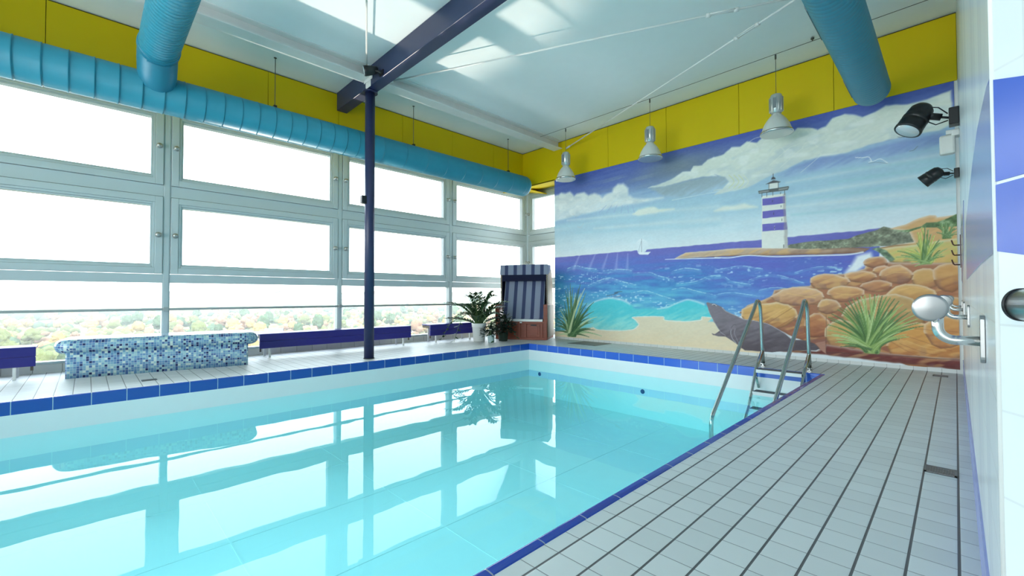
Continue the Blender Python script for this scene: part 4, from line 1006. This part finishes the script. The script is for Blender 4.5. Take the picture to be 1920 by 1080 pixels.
# ------------------------------------------------------------------ spotlights
def frame(d):
    return Vector((0, 0, 1)).rotation_difference(Vector(d).normalized()).to_matrix()
bs = thing('beam_spotlight', 'small black spotlight clipped to the navy beam above the column', 'spotlight', (-5.72, 2.86, 4.0))
mb = MB(); mb.lathe([(0.03, -0.12), (0.05, -0.10), (0.062, -0.03), (0.070, 0.045), (0.070, 0.075), (0.058, 0.075)], (-5.72, 2.80, 4.10), 24, (-0.35, -0.75, -0.2)); wpart('housing', mb, M['black'], bs)
mb = MB(); dv = Vector((-0.35, -0.75, -0.2)).normalized(); mb.lathe([(0.0, 0.066), (0.062, 0.066), (0.062, 0.078), (0.0, 0.082)], (-5.72, 2.80, 4.10), 24, dv); wpart('lens', mb, M['lens'], bs)
mb = MB(); mb.tube([(-5.66, 2.85, 4.10), (-5.62, 2.90, 4.08), (-5.60, 2.929, 4.06)], 0.016, 10); mb.box(-5.65, -5.55, 2.915, 2.93, 4.03, 4.10); wpart('bracket', mb, M['black'], bs)
def wall_spot(base, bsz, head, R, L, ax, lab):
    ax = Vector(ax).normalized(); h = Vector(head)
    r = thing('wall_spotlight', lab, 'spotlight', (XR, base[0], base[1]-bsz/2), group='black spotlights on the tiled wall')
    m = MB(); m.box(XR-0.075*bsz/0.17, XR, base[0]-bsz*0.4, base[0]+bsz*0.4, base[1]-bsz/2, base[1]+bsz/2); wpart('mounting_box', m, M['black'], r, 0.008)
    b0 = Vector((XR-0.07*bsz/0.17, base[0], base[1])); b1 = h-ax*L*0.12
    m = MB(); m.tube([b0, b0.lerp(b1, 0.35)], R*0.10, 10); m.tube([b0.lerp(b1, 0.25), b0.lerp(b1, 0.9)], R*0.30, 12); m.tube([b0.lerp(b1, .55)+Vector((0, -R*.4, 0)), b0.lerp(b1, .55)+Vector((0, R*.4, 0))], R*0.13, 10); arm = wpart('arm', m, M['black'], r)
    m = MB(); p = b0.lerp(b1, 0.05)
    m.tube([p+Vector((0, -R*.2, R*.3)), p.lerp(b1, .3)+Vector((0, -R*.3, R*.75)), p.lerp(b1, .75)+Vector((0, -R*.3, R*.72)), b1+Vector((0, 0, R*.45))], R*0.05, 8)
    m.tube([p+Vector((0, -R*.2, -R*.3)), p.lerp(b1, .4)+Vector((0, -R*.3, -R*.8)), p.lerp(b1, .65)+Vector((0, -R*.3, -R*.6)), b1.lerp(p, .2)], R*0.05, 8)
    wpart('cable', m, M['rubber'], r)
    m = MB(); m.lathe([(R*0.25, -L*0.52), (R*0.62, -L*0.47), (R*0.86, -L*0.34), (R*0.93, -L*0.12), (R*0.93, -L*0.02), (R*0.98, 0), (R*0.98, L*0.10), (R*0.94, L*0.11), (R*0.94, L*0.14), (R*0.98, L*0.15), (R*0.98, L*0.24), (R*1.0, L*0.40), (R*1.03, L*0.42), (R*1.03, L*0.5), (R*0.9, L*0.5)], h, 36, ax); hd = wpart('housing', m, M['black'], r)
    m = MB(); m.lathe([(0.0, L*0.47), (R*0.88, L*0.47), (R*0.88, L*0.503), (0.0, L*0.503)], h, 32, ax); wpart('lens', m, M['lens'], r)
wall_spot((6.2, 2.715), 0.17, (-0.262, 6.15, 2.765), 0.115, 0.30, (-0.42, -0.30, -0.80), 'large black spotlight with visible lens, upper of two on the tiled wall')
wall_spot((7.05, 2.315), 0.105, (-0.172, 7.0, 2.31), 0.075, 0.20, (-0.80, 0.12, -0.55), 'small black spotlight seen from its back, lower of two on the tiled wall')
sb = thing('motion_sensor', 'white motion sensor box on the tiled wall just under the large spotlight', 'sensor', (XR, 6.45, 2.53))
mb = MB(); mb.box(XR-0.06, XR, 6.38, 6.50, 2.575, 2.64); mb.box(XR-0.10, XR-0.02, 6.39, 6.49, 2.60, 2.645); wpart('bracket', mb, M['pot'], sb, 0.006)
mb = MB(); mb.box(XR-0.15, XR-0.03, 6.39, 6.49, 2.40, 2.60); wpart('housing', mb, M['lampwhite'], sb, 0.02)

# ------------------------------------------------------------------ towel hooks, coat hooks, hand rail
def towel_hook(Y, lab):
    r = thing('towel_hook', lab, 'hook', (XR, Y, 0.75), group='steel disc hooks along the tiled wall')
    m = MB(); q = [(Y+0.017*math.cos(a), 0.869-0.017+0.017*math.sin(a)) for a in [PI*k/8 for k in range(9)]]+[(Y+0.017*math.cos(a), 0.762+0.017*math.sin(a)) for a in [PI+PI*k/8 for k in range(9)]]
    m.prism(q, 0, XR-0.010, XR); wpart('wall_plate', m, M['disc'], r, 0.002)
    m = MB(); p = [(XR-0.008, Y, 0.801), (-0.002, Y, 0.801)]+arc((-0.002, Y, 0.835), 0.034, -PI/2, -PI, 8, (1, 0, 0), (0, 0, 1))[1:]+[(-0.036, Y-0.002, 0.868)]
    m.tube(p, 0.0125, 18); wpart('arm', m, M['chrome'], r)
    m = MB(); m.lathe([(0.028, -0.006), (0.036, -0.005), (0.0375, 0.0), (0.036, 0.004), (0.030, 0.0055), (0.0, 0.007)], (-0.050, Y-0.012, 0.887), 40, (0.10, -1, -0.05)); wpart('disc', m, M['disc'], r)
for k, (Y, lab) in enumerate(((1.66, 'large steel towel hook with round disc, nearest on the tiled wall'), (3.45, 'steel towel hook behind the nearest disc, second along the tiled wall'), (5.25, 'steel towel hook third along the tiled wall, partly hidden by the nearer ones'), (6.85, 'steel towel hook farthest along the tiled wall beside the mural'))): towel_hook(Y, lab)
cr = thing('coat_rack', 'dark brown coat hook strip on the tiled wall beside the mural edge', 'coat rack', (XR, 7.15, 1.2))
mb = MB(); mb.box(XR-0.010, XR, 7.13, 7.16, 1.24, 1.62); wpart('strip', mb, M['wood_dark'], cr)
for z in (1.50, 1.385, 1.275):
    mb = MB(); mb.tube([(XR-0.012, 7.14, z), (XR-0.055, 7.135, z), (XR-0.066, 7.13, z+0.012), (XR-0.078, 7.125, z+0.06)], 0.007, 10); wpart('hook', mb, M['wood_dark'], cr)
hr = thing('hand_rail', 'thick polished steel hand rail with black end cap at the right edge', 'rail', P0+U*0.05+N*0.04+Vector((0, 0, 0.88)))
def rp(t, d=0.03, z=0.905): q = P0+U*t+N*d; return Vector((q.x, q.y, z))
mb = MB(); mb.tube([rp(0.083), rp(0.70)], 0.0255, 40); wpart('tube', mb, M['rail'], hr)
mb = MB(); mb.tube([rp(0.078), rp(0.0832)], 0.0268, 40); wpart('end_cap', mb, M['rubber'], hr)
mb = MB(); mb.tube([rp(0.45), rp(0.45, 0.0)], 0.01, 12); mb.lathe([(0.03, 0.0), (0.03, 0.006)], rp(0.45, 0.0), 20, N); wpart('wall_bracket', mb, M['steel'], hr)

# ------------------------------------------------------------------ pool ladder
xl, xr_ = -1.772, -1.262
ld = thing('pool_ladder', 'stainless steel pool ladder with two hand rails and dark treads in the far corner', 'ladder', ((xl+xr_)/2, 6.42, 0))
def smooth(P, n=6):
    P = [Vector(p) for p in P]; out = []
    for i in range(len(P)-1):
        p0 = P[max(0, i-1)]; p1 = P[i]; p2 = P[i+1]; p3 = P[min(len(P)-1, i+2)]
        for k in range(n):
            u = k/n; out.append(0.5*((2*p1)+(p2-p0)*u+(2*p0-5*p1+4*p2-p3)*u*u+(3*p1-p0-3*p2+p3)*u**3))
    return out+[P[-1]]
for x in (xl, xr_):
    top = smooth([(x, 6.245, 0.66), (x, 6.225, 0.77), (x, 6.17, 0.848), (x, 6.10, 0.858), (x, 6.03, 0.80), (x, 5.96, 0.735)])
    mb = MB(); mb.tube([(x, 6.325, 0.03), (x, 6.29, 0.25)]+top+[(x, 4.64, -0.29), (x, 4.60, -0.335), (x, 4.585, -0.40), (x, 4.585, -1.15)], 0.0205, 20); wpart('hand_rail', mb, M['steel'], ld)
    mb = MB(); mb.tube([(x+0.0, 6.30, 0.21), (x, 6.03, 0.01), (x, 5.84, -0.27), (x, 5.775, -0.34), (x, 5.72, -0.42), (x, 4.90, -1.16)], 0.019, 16); mb.tube([(x, 5.99, -0.03), (x, 6.12, -0.24)], 0.015, 12); wpart('stringer', mb, M['steel'], ld)
    mb = MB(); mb.tube([(x-0.03, 6.325, 0.032), (x+0.03, 6.325, 0.032)], 0.016, 14); mb.box(x-0.022, x+0.022, 6.29, 6.37, 0.0, 0.014); mb.box(x-0.008, x+0.008, 6.30, 6.35, 0.0, 0.04); wpart('hinge_foot', mb, M['chrome'], ld)
for Y, z in ((5.985, 0.005), (5.835, -0.245), (5.70, -0.43), (5.47, -0.64), (5.23, -0.85), (5.0, -1.05)):
    mb = MB(); mb.box(xl+0.012, xr_-0.012, Y, Y+0.15, z-0.012, z); st = wpart('tread', mb, M['tread'], ld, 0.002)
    mb = MB(); mb.box(xl+0.012, xr_-0.012, Y-0.006, Y, z-0.040, z); mb.shift(ld.location); build('tread_edge', mb, M['treadedge'], st)

# ------------------------------------------------------------------ benches by the window
def bench(y0, y1, lab):
    r = thing('low_bench', lab, 'bench', (-7.32, (y0+y1)/2, 0), group='royal blue benches under the windows')
    for z0, z1 in ((0.140, 0.2505), (0.2515, 0.362)):
        m = MB(); m.box(-7.335, -7.30, y0, y1, z0, z1); wpart('front_board', m, M['benchblue'], r, 0.006)
    for x0, x1 in ((-7.47, -7.34), (-7.61, -7.478)):
        m = MB(); m.box(x0, x1, y0, y1, 0.335, 0.362); wpart('seat_board', m, M['benchblue'], r, 0.006)
    for y in (y0+0.14, y1-0.16):
        m = MB(); m.box(-7.33, -7.305, y-0.013, y+0.013, 0.0, 0.15); wpart('front_leg', m, M['white_steel'], r)
        m = MB(); m.box(-7.60, -7.57, y-0.013, y+0.013, 0.0, 0.335); wpart('rear_leg', m, M['white_steel'], r)
    for y in (y0+0.02, y1-0.03):
        m = MB(); m.box(-7.60, -7.33, y-0.012, y+0.012, 0.29, 0.335); m.box(-7.355, -7.335, y-0.012, y+0.012, 0.09, 0.30); wpart('bracket', m, M['rust'], r)
bench(-3.2, -0.405, 'royal blue low bench at the left edge beside the mosaic seat')
bench(1.86, 4.445, 'royal blue low bench behind the navy column')
bench(4.88, 6.05, 'royal blue low bench partly hidden by the potted plant')
# ------------------------------------------------------------------ mosaic seat
def rrect(x0, x1, y0, y1, r, n=8):
    out = []
    for cx, cy, a in ((x1-r, y1-r, 0), (x0+r, y1-r, PI/2), (x0+r, y0+r, PI), (x1-r, y0+r, 1.5*PI)):
        for k in range(n+1): out.append((cx+r*math.cos(a+PI/2*k/n), cy+r*math.sin(a+PI/2*k/n)))
    return out
def loft(mb, layers):
    n = len(layers[0][0]); vs_ = []; fs = []; sm = []
    for poly, z in layers: vs_ += [(p[0], p[1], z) for p in poly]
    for i in range(len(layers)-1):
        for k in range(n): fs.append((i*n+k, i*n+(k+1) % n, (i+1)*n+(k+1) % n, (i+1)*n+k)); sm.append(True)
    fs.append(tuple(range(n))[::-1]); sm.append(False); fs.append(tuple(range((len(layers)-1)*n, len(layers)*n))); sm.append(False)
    return mb.add(vs_, fs, sm)
ms = thing('mosaic_seat', 'seat block covered in small blue and white mosaic tiles by the window', 'seat', (-7.015, -0.167, 0), math.radians(-9.43))
L = 1.764
mb = MB(); loft(mb, [(rrect(-0.52, 0.0, 0.0, L, 0.02), z) for z in (0.0, 0.29)]); build('base', mb, M['mosaic'], ms)
mb = MB(); lay = []; rr = 0.084
for k in range(11):
    a = -PI/2+PI*k/10; o_ = rr*math.cos(a)-rr+0.035
    lay.append((rrect(-0.60-o_, 0.0+o_, -0.085-o_, L+0.095+o_, 0.16+o_), 0.356+rr*math.sin(a)))
loft(mb, lay); build('seat_slab', mb, M['mosaic'], ms)

# ------------------------------------------------------------------ roofed beach chair
bc = thing('beach_chair', 'roofed wicker beach chair with blue striped canvas and wooden base in the corner', 'beach chair', (-6.49, 6.615, 0), math.radians(30.5))
mb = MB(); mb.box(-0.56, 0.56, 0.02, 0.80, 0.0, 0.385); mb.box(-0.565, 0.565, 0.0, 0.02, 0.0, 0.05); mb.box(-0.565, 0.565, 0.0, 0.02, 0.345, 0.39); base = build('base_box', mb, M['wood'], bc, 0.004)
for x in (-0.54, -0.03, 0.10, 0.45, 0.54):
    mb = MB(); mb.box(x-0.022, x+0.022, 0.0, 0.02, 0.05, 0.345); build('base_stile', mb, M['wood'], base, 0.003)
for x0, x1 in ((-0.47, -0.09), (0.14, 0.41)):
    mb = MB(); mb.box(x0, x1, 0.004, 0.03, 0.07, 0.325); mb.box(x0+0.04, x1-0.04, 0.0, 0.006, 0.10, 0.29); dr = build('drawer', mb, M['wood'], bc, 0.006)
    mb = MB(); mb.box((x0+x1)/2-0.06, (x0+x1)/2+0.06, -0.012, 0.004, 0.30, 0.325); build('drawer_handle', mb, M['rubber'], dr, 0.004)
mb = MB(); mb.box(-0.47, 0.47, 0.03, 0.42, 0.39, 0.44); build('seat_cushion', mb, M['fabric'], bc, 0.02)
mb = MB(); mb.box(-0.46, 0.47, -0.004, 0.03, 0.385, 0.435); build('seat_rail', mb, M['pot'], bc, 0.006)
R_ = Matrix.Rotation(math.radians(-16), 3, 'X')
mb = MB(); mb.box(-0.45, 0.46, 0, 0.07, 0, 1.05, rot=R_); mb.v = [(v[0], v[1]+0.14, v[2]+0.42) for v in mb.v]; build('backrest', mb, M['fabric'], bc, 0.02)
for x0, x1, z1 in ((-0.56, -0.50, 0.76), (0.50, 0.56, 0.74)):
    mb = MB(); mb.box(x0, x1, 0.02, 0.76, 0.385, z1); mb.box(x0-0.012, x1+0.012, 0.0, 0.06, 0.385, z1+0.01); build('arm_panel', mb, M['wood'], bc, 0.006)
for x in (-0.566, 0.566):
    mb = MB(); mb.box(x-0.006, x+0.006, 0.065, 0.79, 0.05, 0.73); build('wicker_side', mb, M['wicker'], bc)
prof = [(0.30, 0.60), (0.27, 1.40), (0.29, 1.60), (0.60, 1.615), (0.80, 1.45), (0.90, 1.15), (0.90, 0.85), (0.80, 0.60)]
for x0, x1, xi in ((-0.53, -0.50, -0.496), (0.50, 0.53, 0.496)):
    mb = MB(); mb.prism(prof, 0, x0, x1); sp = build('hood_side', mb, M['wicker'], bc, 0.004)
    mb = MB(); mb.prism([(p[0]*0.97+0.02, p[1]*0.985+0.01) for p in prof], 0, min(xi, xi+(0.004 if xi < 0 else -0.004)), max(xi, xi+(0.004 if xi < 0 else -0.004))); build('lining', mb, M['navy_fabric'], sp)
mb = MB(); op = prof[2:]; ip = [(0.31, 1.575), (0.59, 1.585), (0.77, 1.43), (0.87, 1.14), (0.87, 0.86), (0.78, 0.63)]
mb.prism(op+ip[::-1], 0, -0.50, 0.50); build('hood_back', mb, M['wicker'], bc)
mb = MB(); mb.prism([(0.262, 1.395), (0.272, 1.395), (0.292, 1.60), (0.282, 1.618), (0.275, 1.60)], 0, -0.535, 0.535); va = build('valance', mb, M['fabric'], bc)
mb = MB(); mb.prism([(0.282, 1.255), (0.296, 1.255), (0.286, 1.42), (0.276, 1.42)], 0, -0.495, 0.495); build('awning_lining', mb, M['navy_fabric'], bc)
for x in (-0.535, 0.535):
    mb = MB(); mb.prism([(0.264, 1.40), (0.29, 1.605), (0.60, 1.618), (0.56, 1.47)], 0, x-0.006, x+0.006); build('side_flap', mb, M['fabric'], bc)
for x in (-0.05, 0.12):
    mb = MB(); mb.tube(arc((x, 0.50, 1.612), 0.045, 0, PI, 10, (1, 0, 0), (0, 0, 1)), 0.010, 10); build('carry_handle', mb, M['aluminium'], bc)
mb = MB(); mb.box(-0.025, 0.025, -0.006, -0.003, 0.352, 0.374); build('name_tag', mb, M['pot'], bc)

# ------------------------------------------------------------------ plants
def leaf(mb, p, d, L, W, up):
    d = d.normalized(); s = d.cross(up).normalized(); n = s.cross(d)
    pts = [p, p+d*L*0.35+s*W*0.5-n*W*0.12, p+d*L*0.75+s*W*0.36-n*W*0.1, p+d*L, p+d*L*0.75-s*W*0.36-n*W*0.1, p+d*L*0.35-s*W*0.5-n*W*0.12, p+d*L*0.55+n*W*0.08]
    mb.add(pts, [(0, 1, 6), (1, 2, 6), (2, 3, 6), (3, 4, 6), (4, 5, 6), (5, 0, 6)], True)
pl = thing('potted_plant', 'leafy green arching plant in a white ribbed pot beside the beach chair', 'plant', (-6.90, 5.80, 0))
mb = MB(); pr = [(0.112, 0.0), (0.118, 0.01), (0.142, 0.29), (0.150, 0.30), (0.150, 0.315), (0.146, 0.32), (0.152, 0.335), (0.154, 0.37), (0.142, 0.37), (0.138, 0.335)]
mb.lathe(pr, n=32); pot = build('pot', mb, M['pot'], pl)
mb = MB(); mb.lathe([(0.139, 0.325), (0.139, 0.338), (0.0, 0.342)], n=24); build('soil', mb, M['soil'], pl)
rs = random.Random(12)
for k in range(30):
    a = 2*PI*k/30+rs.uniform(-0.2, 0.2); droop = k % 4 == 3
    Ls = rs.uniform(0.56, 0.80) if not droop else rs.uniform(0.7, 0.85)
    out = rs.uniform(0.25, 0.70) if not droop else 0.75
    if math.cos(a-2.4) > 0.2: out *= 1.15
    h = math.sqrt(max(0.02, Ls*Ls-out*out))*0.9
    p0 = Vector((0.05*math.cos(a), 0.05*math.sin(a), 0.33)); P = []
    for i in range(11):
        u = i/10; rad_ = out*u**1.25; z = 0.33+h*math.sin(u*PI*0.55)*1.05 if not droop else 0.33+0.30*math.sin(u*PI*0.9)-0.42*u**3
        P.append(Vector((0.05*math.cos(a)+rad_*math.cos(a+0.25*u), 0.05*math.sin(a)+rad_*math.sin(a+0.25*u), max(0.05, z))))
    mb = MB(); mb.tube(P, [0.011*(1-0.75*i/10) for i in range(11)], 6)
    mb.cur = 1
    for i in range(2, 22):
        u = i/21.5; f = u*10; i0 = min(9, int(f)); p = P[i0].lerp(P[i0+1], f-i0); d = (P[i0+1]-P[i0]).normalized()
        s = d.cross(Vector((0, 0, 1))).normalized() if abs(d.z) < 0.98 else Vector((1, 0, 0)); sg = 1 if i % 2 else -1
        if u < 0.22: continue
        ld_ = d*0.75+s*sg*0.8+Vector((0, 0, 0.25)); leaf(mb, p, ld_, 0.105*(1.15-0.4*abs(u-0.6)), 0.052, Vector((0, 0, 1))+s*sg*0.2)
    build('frond', mb, [M['stem'], M['leaf']], pl)
sp = thing('small_plant', 'small dark trailing plant in a pale pot on the floor right of the white pot', 'plant', (-6.56, 5.83, 0))
mb = MB(); mb.lathe([(0.06, 0.0), (0.062, 0.006), (0.070, 0.12), (0.070, 0.15), (0.062, 0.15), (0.060, 0.12)], n=24); build('pot', mb, M['lampglass'], sp)
mb = MB(); mb.lathe([(0.061, 0.11), (0.061, 0.128), (0.0, 0.13)], n=20); build('soil', mb, M['soil'], sp)
mb = MB()
for k in range(220):
    a = rs.uniform(0, 2*PI); rr_ = rs.uniform(0, 0.19)**1.0; z = 0.14+rs.uniform(0, 0.30)*(1-rr_/0.3)
    p = Vector((rr_*math.cos(a), rr_*math.sin(a), z)); leaf(mb, p, Vector((math.cos(a), math.sin(a), rs.uniform(-0.7, 0.7))), rs.uniform(0.05, 0.09), 0.035, Vector((0, 0, 1)))
for k in range(14):
    a = rs.uniform(0, 2*PI); mb.tube([(0, 0, 0.12), (0.06*math.cos(a), 0.06*math.sin(a), 0.25), (0.13*math.cos(a), 0.13*math.sin(a), 0.32)], 0.004, 5)
build('foliage', mb, M['leaf_dark'], sp)
bp = thing('bushy_plant', 'dark bushy plant in front of the left side of the beach chair base', 'plant', (-6.57, 6.17, 0))
mb = MB(); mb.lathe([(0.085, 0.0), (0.088, 0.006), (0.105, 0.16), (0.105, 0.18), (0.096, 0.18), (0.094, 0.15)], n=24); build('pot', mb, M['leaf_dark'], bp)
mb = MB(); mb.lathe([(0.094, 0.15), (0.094, 0.162), (0.0, 0.165)], n=20); build('soil', mb, M['soil'], bp)
mb = MB()
for k in range(360):
    a = rs.uniform(0, 2*PI); rr_ = rs.uniform(0.0, 0.24); z = 0.18+rs.uniform(0, 0.46)*(1-rr_/0.4)
    p = Vector((rr_*math.cos(a), rr_*math.sin(a), z)); leaf(mb, p, Vector((math.cos(a), math.sin(a), rs.uniform(-0.6, 0.8))), rs.uniform(0.06, 0.11), 0.045, Vector((0, 0, 1)))
for k in range(16):
    a = rs.uniform(0, 2*PI); mb.tube([(0, 0, 0.15), (0.07*math.cos(a), 0.07*math.sin(a), 0.32), (0.16*math.cos(a), 0.16*math.sin(a), 0.48)], 0.004, 5)
build('foliage', mb, M['leaf_dark'], bp)

# ------------------------------------------------------------------ drains and hatch in the floor
def grille(name, x0, x1, y0, y1, lab, cat, n=6, along=0):
    r = thing(name, lab, cat, ((x0+x1)/2, (y0+y1)/2, 0))
    m = MB(); m.box(x0, x1, y0, y1, 0.0, 0.0025); wpart('tray', m, M['rubber'], r)
    m = MB()
    for a, b, c, d in ((x0, x1, y0, y0+0.01), (x0, x1, y1-0.01, y1), (x0, x0+0.01, y0, y1), (x1-0.01, x1, y0, y1)): m.box(a, b, c, d, 0.002, 0.006)
    for k in range(n):
        if along == 0: y = y0+(y1-y0)*(k+0.5)/n; m.box(x0+0.01, x1-0.01, y-0.005, y+0.005, 0.002, 0.0055)
        else: x = x0+(x1-x0)*(k+0.5)/n; m.box(x-0.005, x+0.005, y0+0.01, y1-0.01, 0.002, 0.0055)
    wpart('grate', m, M['grate'], r)
grille('floor_drain', -0.131, -0.0085, 3.145, 3.265, 'small square metal floor drain in the right walkway near the tiled wall', 'drain')
grille('floor_drain', -0.20, -0.075, 6.93, 7.05, 'small metal floor drain at the far end of the walkway below the mural', 'drain')
grille('floor_drain', -6.31, -6.22, 0.44, 0.57, 'narrow metal floor drain in front of the mosaic seat', 'drain', along=1)
mb = MB(); mb.box(-5.32, -4.68, 6.72, 7.28, 0.0, 0.006); solo('floor_hatch', mb, M['grate'], 'square grey metal floor hatch before the painted agave', 'hatch', bev=0.002)

# ------------------------------------------------------------------ the view outside
GZ = -38.0
def gz(x, y): 
    r = math.hypot(x, y); return GZ+max(0, (r-900)/900)**1.2*11+3*math.sin(x*0.004)*math.sin(y*0.005)
mb = MB(); nr, na = 46, 70; vs_ = []; fs = []
for i in range(nr):
    r = 60*(6200/60)**(i/(nr-1))
    for k in range(na):
        a = math.radians(-128+(105)*k/(na-1)); x = r*math.sin(a); y = r*math.cos(a); vs_.append((x, y, gz(x, y)))
for i in range(nr-1):
    for k in range(na-1): fs.append((i*na+k, (i+1)*na+k, (i+1)*na+k+1, i*na+k+1))
mb.add(vs_, fs, True)
g = build('ground_outside', mb, M['terrain']); g['kind'] = 'structure'
def tree_mesh(name, mat, seed, tall=1.0):
    rs_ = random.Random(seed); m = MB(); m.tube([(0, 0, -0.5), (0, 0, 7*tall)], [0.35, 0.2], 7); m.cur = 1
    m.ico((0, 0, 8.2*tall), 3.9, 3, 0.16, seed, (1, 1, 1.1*tall))
    for k in range(9):
        a = rs_.uniform(0, 6.28); q = rs_.uniform(1.6, 3.6); m.ico((q*math.cos(a), q*math.sin(a), rs_.uniform(5.2, 12.5-q)*tall), rs_.uniform(1.3, 2.5), 2, 0.22, seed+k)
    o = build(name, m, [M['trunk'], mat]); return o
kinds = [('golden_tree', 'tree_gold', 'golden autumn tree in the hazy park beyond the windows', 1.0), ('russet_tree', 'tree_rust', 'russet autumn tree in the hazy park beyond the windows', 1.0), ('olive_tree', 'tree_olive', 'olive green leafy tree in the hazy park beyond the windows', 1.1), ('green_tree', 'tree_green', 'dark green tree in the hazy park beyond the windows', 1.3)]
rs = random.Random(21); placed = []
houses = [(-318, 6, 0.5, 0), (-292, 34, 0.5, 0), (-420, 110, 1.15, 0), (-455, 128, 1.15, 0), (-470, 165, 0.9, 1), (-560, 250, 0.4, 0), (-430, 260, 1.3, 0), (-520, 420, 0.8, 1), (-640, 60, 0.6, 1)]
def clear(x, y, d):
    return all((x-a)**2+(y-b)**2 > (d+c)**2 for a, b, c in placed)
for hx, hy, _, _ in houses: placed.append((hx, hy, 9))
specials = [('golden_tree', 'large golden round tree just above the left end of the mosaic seat', -300, 62, 0, 1.35), ('green_tree', 'round green tree left of the large golden one', -330, 22+8, 3, 1.15)]
protos = {}
for i, (nm, mt, lab, tl) in enumerate(kinds): protos[nm] = (i, mt, lab, tl)
first = {}
def put_tree(nm, x, y, s, lab, grp):
    i, mt, l0, tl = protos[nm]
    if nm not in first: o = tree_mesh(nm, M[mt], 10+i*7, tl); first[nm] = o
    else: o = first[nm].copy(); COL.objects.link(o)
    o.location = (x, y, gz(x, y)); o.rotation_euler = (0, 0, rs.uniform(0, 6.28)); o.scale = (s, s, s*rs.uniform(0.9, 1.15))
    for k_ in ('label', 'category', 'group'):
        if k_ in o.keys(): del o[k_]
    tag(o, lab, 'tree', grp); placed.append((x, y, 5.7*s))
for nm, lab, x, y, _, s in specials: put_tree(nm, x, y, s, lab, None)
n = 0; tries = 0
while n < 250 and tries < 20000:
    tries += 1
    a = math.radians(rs.uniform(-97, -40)); r = 215+760*rs.random()**0.8; x = r*math.sin(a); y = r*math.cos(a); s = rs.uniform(0.75, 1.35)
    if not clear(x, y, 5.9*s): continue
    nm = rs.choices([k[0] for k in kinds], (3, 3, 3, 2))[0]
    put_tree(nm, x, y, s, protos[nm][2], nm.replace('_', ' ')+'s in the park'); n += 1
# far woods: one continuous canopy nobody could count
mb = MB(); rs2 = random.Random(8)
for k in range(1500):
    a = math.radians(rs2.uniform(-99, -39)); r = 250+900*rs2.random()**0.75; x = r*math.sin(a); y = r*math.cos(a); s = rs2.uniform(3.0, 5.2)
    if not clear(x, y, s*0.9): continue
    mb.cur = rs2.choice((0, 1, 2, 2, 3)); mb.ico((x, y, gz(x, y)+s*0.7), s, 1, 0.2, k, (1.2, 1.2, 1.0))
for k in range(1500):
    a = math.radians(rs2.uniform(-100, -38)); r = 1050*(4.6)**(rs2.random()); x = r*math.sin(a); y = r*math.cos(a); s = rs2.uniform(7, 13)*(1+r/3500)
    mb.cur = rs2.choice((0, 1, 2, 2, 3, 3)); mb.ico((x, y, gz(x, y)+s*0.45), s, 1, 0.12, k, (1.3, 1.3, 0.8))
o = build('valley_woods', mb, [M['tree_gold'], M['tree_rust'], M['tree_olive'], M['tree_green']]); tag(o, 'continuous autumn woodland and undergrowth filling the valley to the horizon', 'woods', kind='stuff')
hl = ['house with grey tiled roof seen just left of the mosaic seat', 'grey roofed house behind the left end of the mosaic seat', 'grey roofed row house above the mosaic seat, left of the pair', 'grey roofed row house above the mosaic seat, right of the pair', 'red roofed house behind the grey row houses', 'small grey roofed house far off behind the second window bay', 'grey roofed house among trees behind the blue bench', 'red roofed house among trees beyond the third window bay', 'red roofed house far off at the left']
for k, (hx, hy, ang, red) in enumerate(houses):
    r = thing('house', hl[k], 'house', (hx, hy, gz(hx, hy)), ang)
    w_, d_, h_ = 7.5, 5.0, 5.6
    m = MB(); m.box(-w_, w_, -d_, d_, -1, h_); m.prism([(-d_, h_), (d_, h_), (0, h_+4.6)], 0, -w_, w_); build('walls', m, M['house'], r)
    for sg in (-1, 1):
        m = MB(); m.prism([(sg*0.0, h_+4.9), (sg*(d_+0.7), h_-0.4), (sg*(d_+0.7), h_-0.1), (0, h_+5.25)], 0, -w_-0.5, w_+0.5); build('roof_slope', m, M['roof_red' if red else 'roof'], r)
    for x in (-4.5, 0, 4.5):
        for sg in (-1, 1):
            m = MB(); m.box(x-0.8, x+0.8, sg*d_-0.05, sg*d_+0.05, 2.4, 4.2); build('window', m, M['house_win'], r)
    m = MB(); m.box(2, 3, -0.6, 0.6, h_+3, h_+6.2); build('chimney', m, M['house'], r)

# haze over the valley
mb = MB(); mb.box(-6400, -70, -1500, 6400, -60, 12)
g = NT('valley_haze'); vsn = g.n('ShaderNodeVolumeScatter'); vsn.inputs['Color'].default_value = (1, 0.99, 0.97, 1); vsn.inputs['Density'].default_value = 0.00025; g.l(vsn.outputs[0], g.out.inputs['Volume'])
o = build('valley_haze', mb, g.m); tag(o, 'pale bright haze lying over the valley', 'haze', kind='stuff')
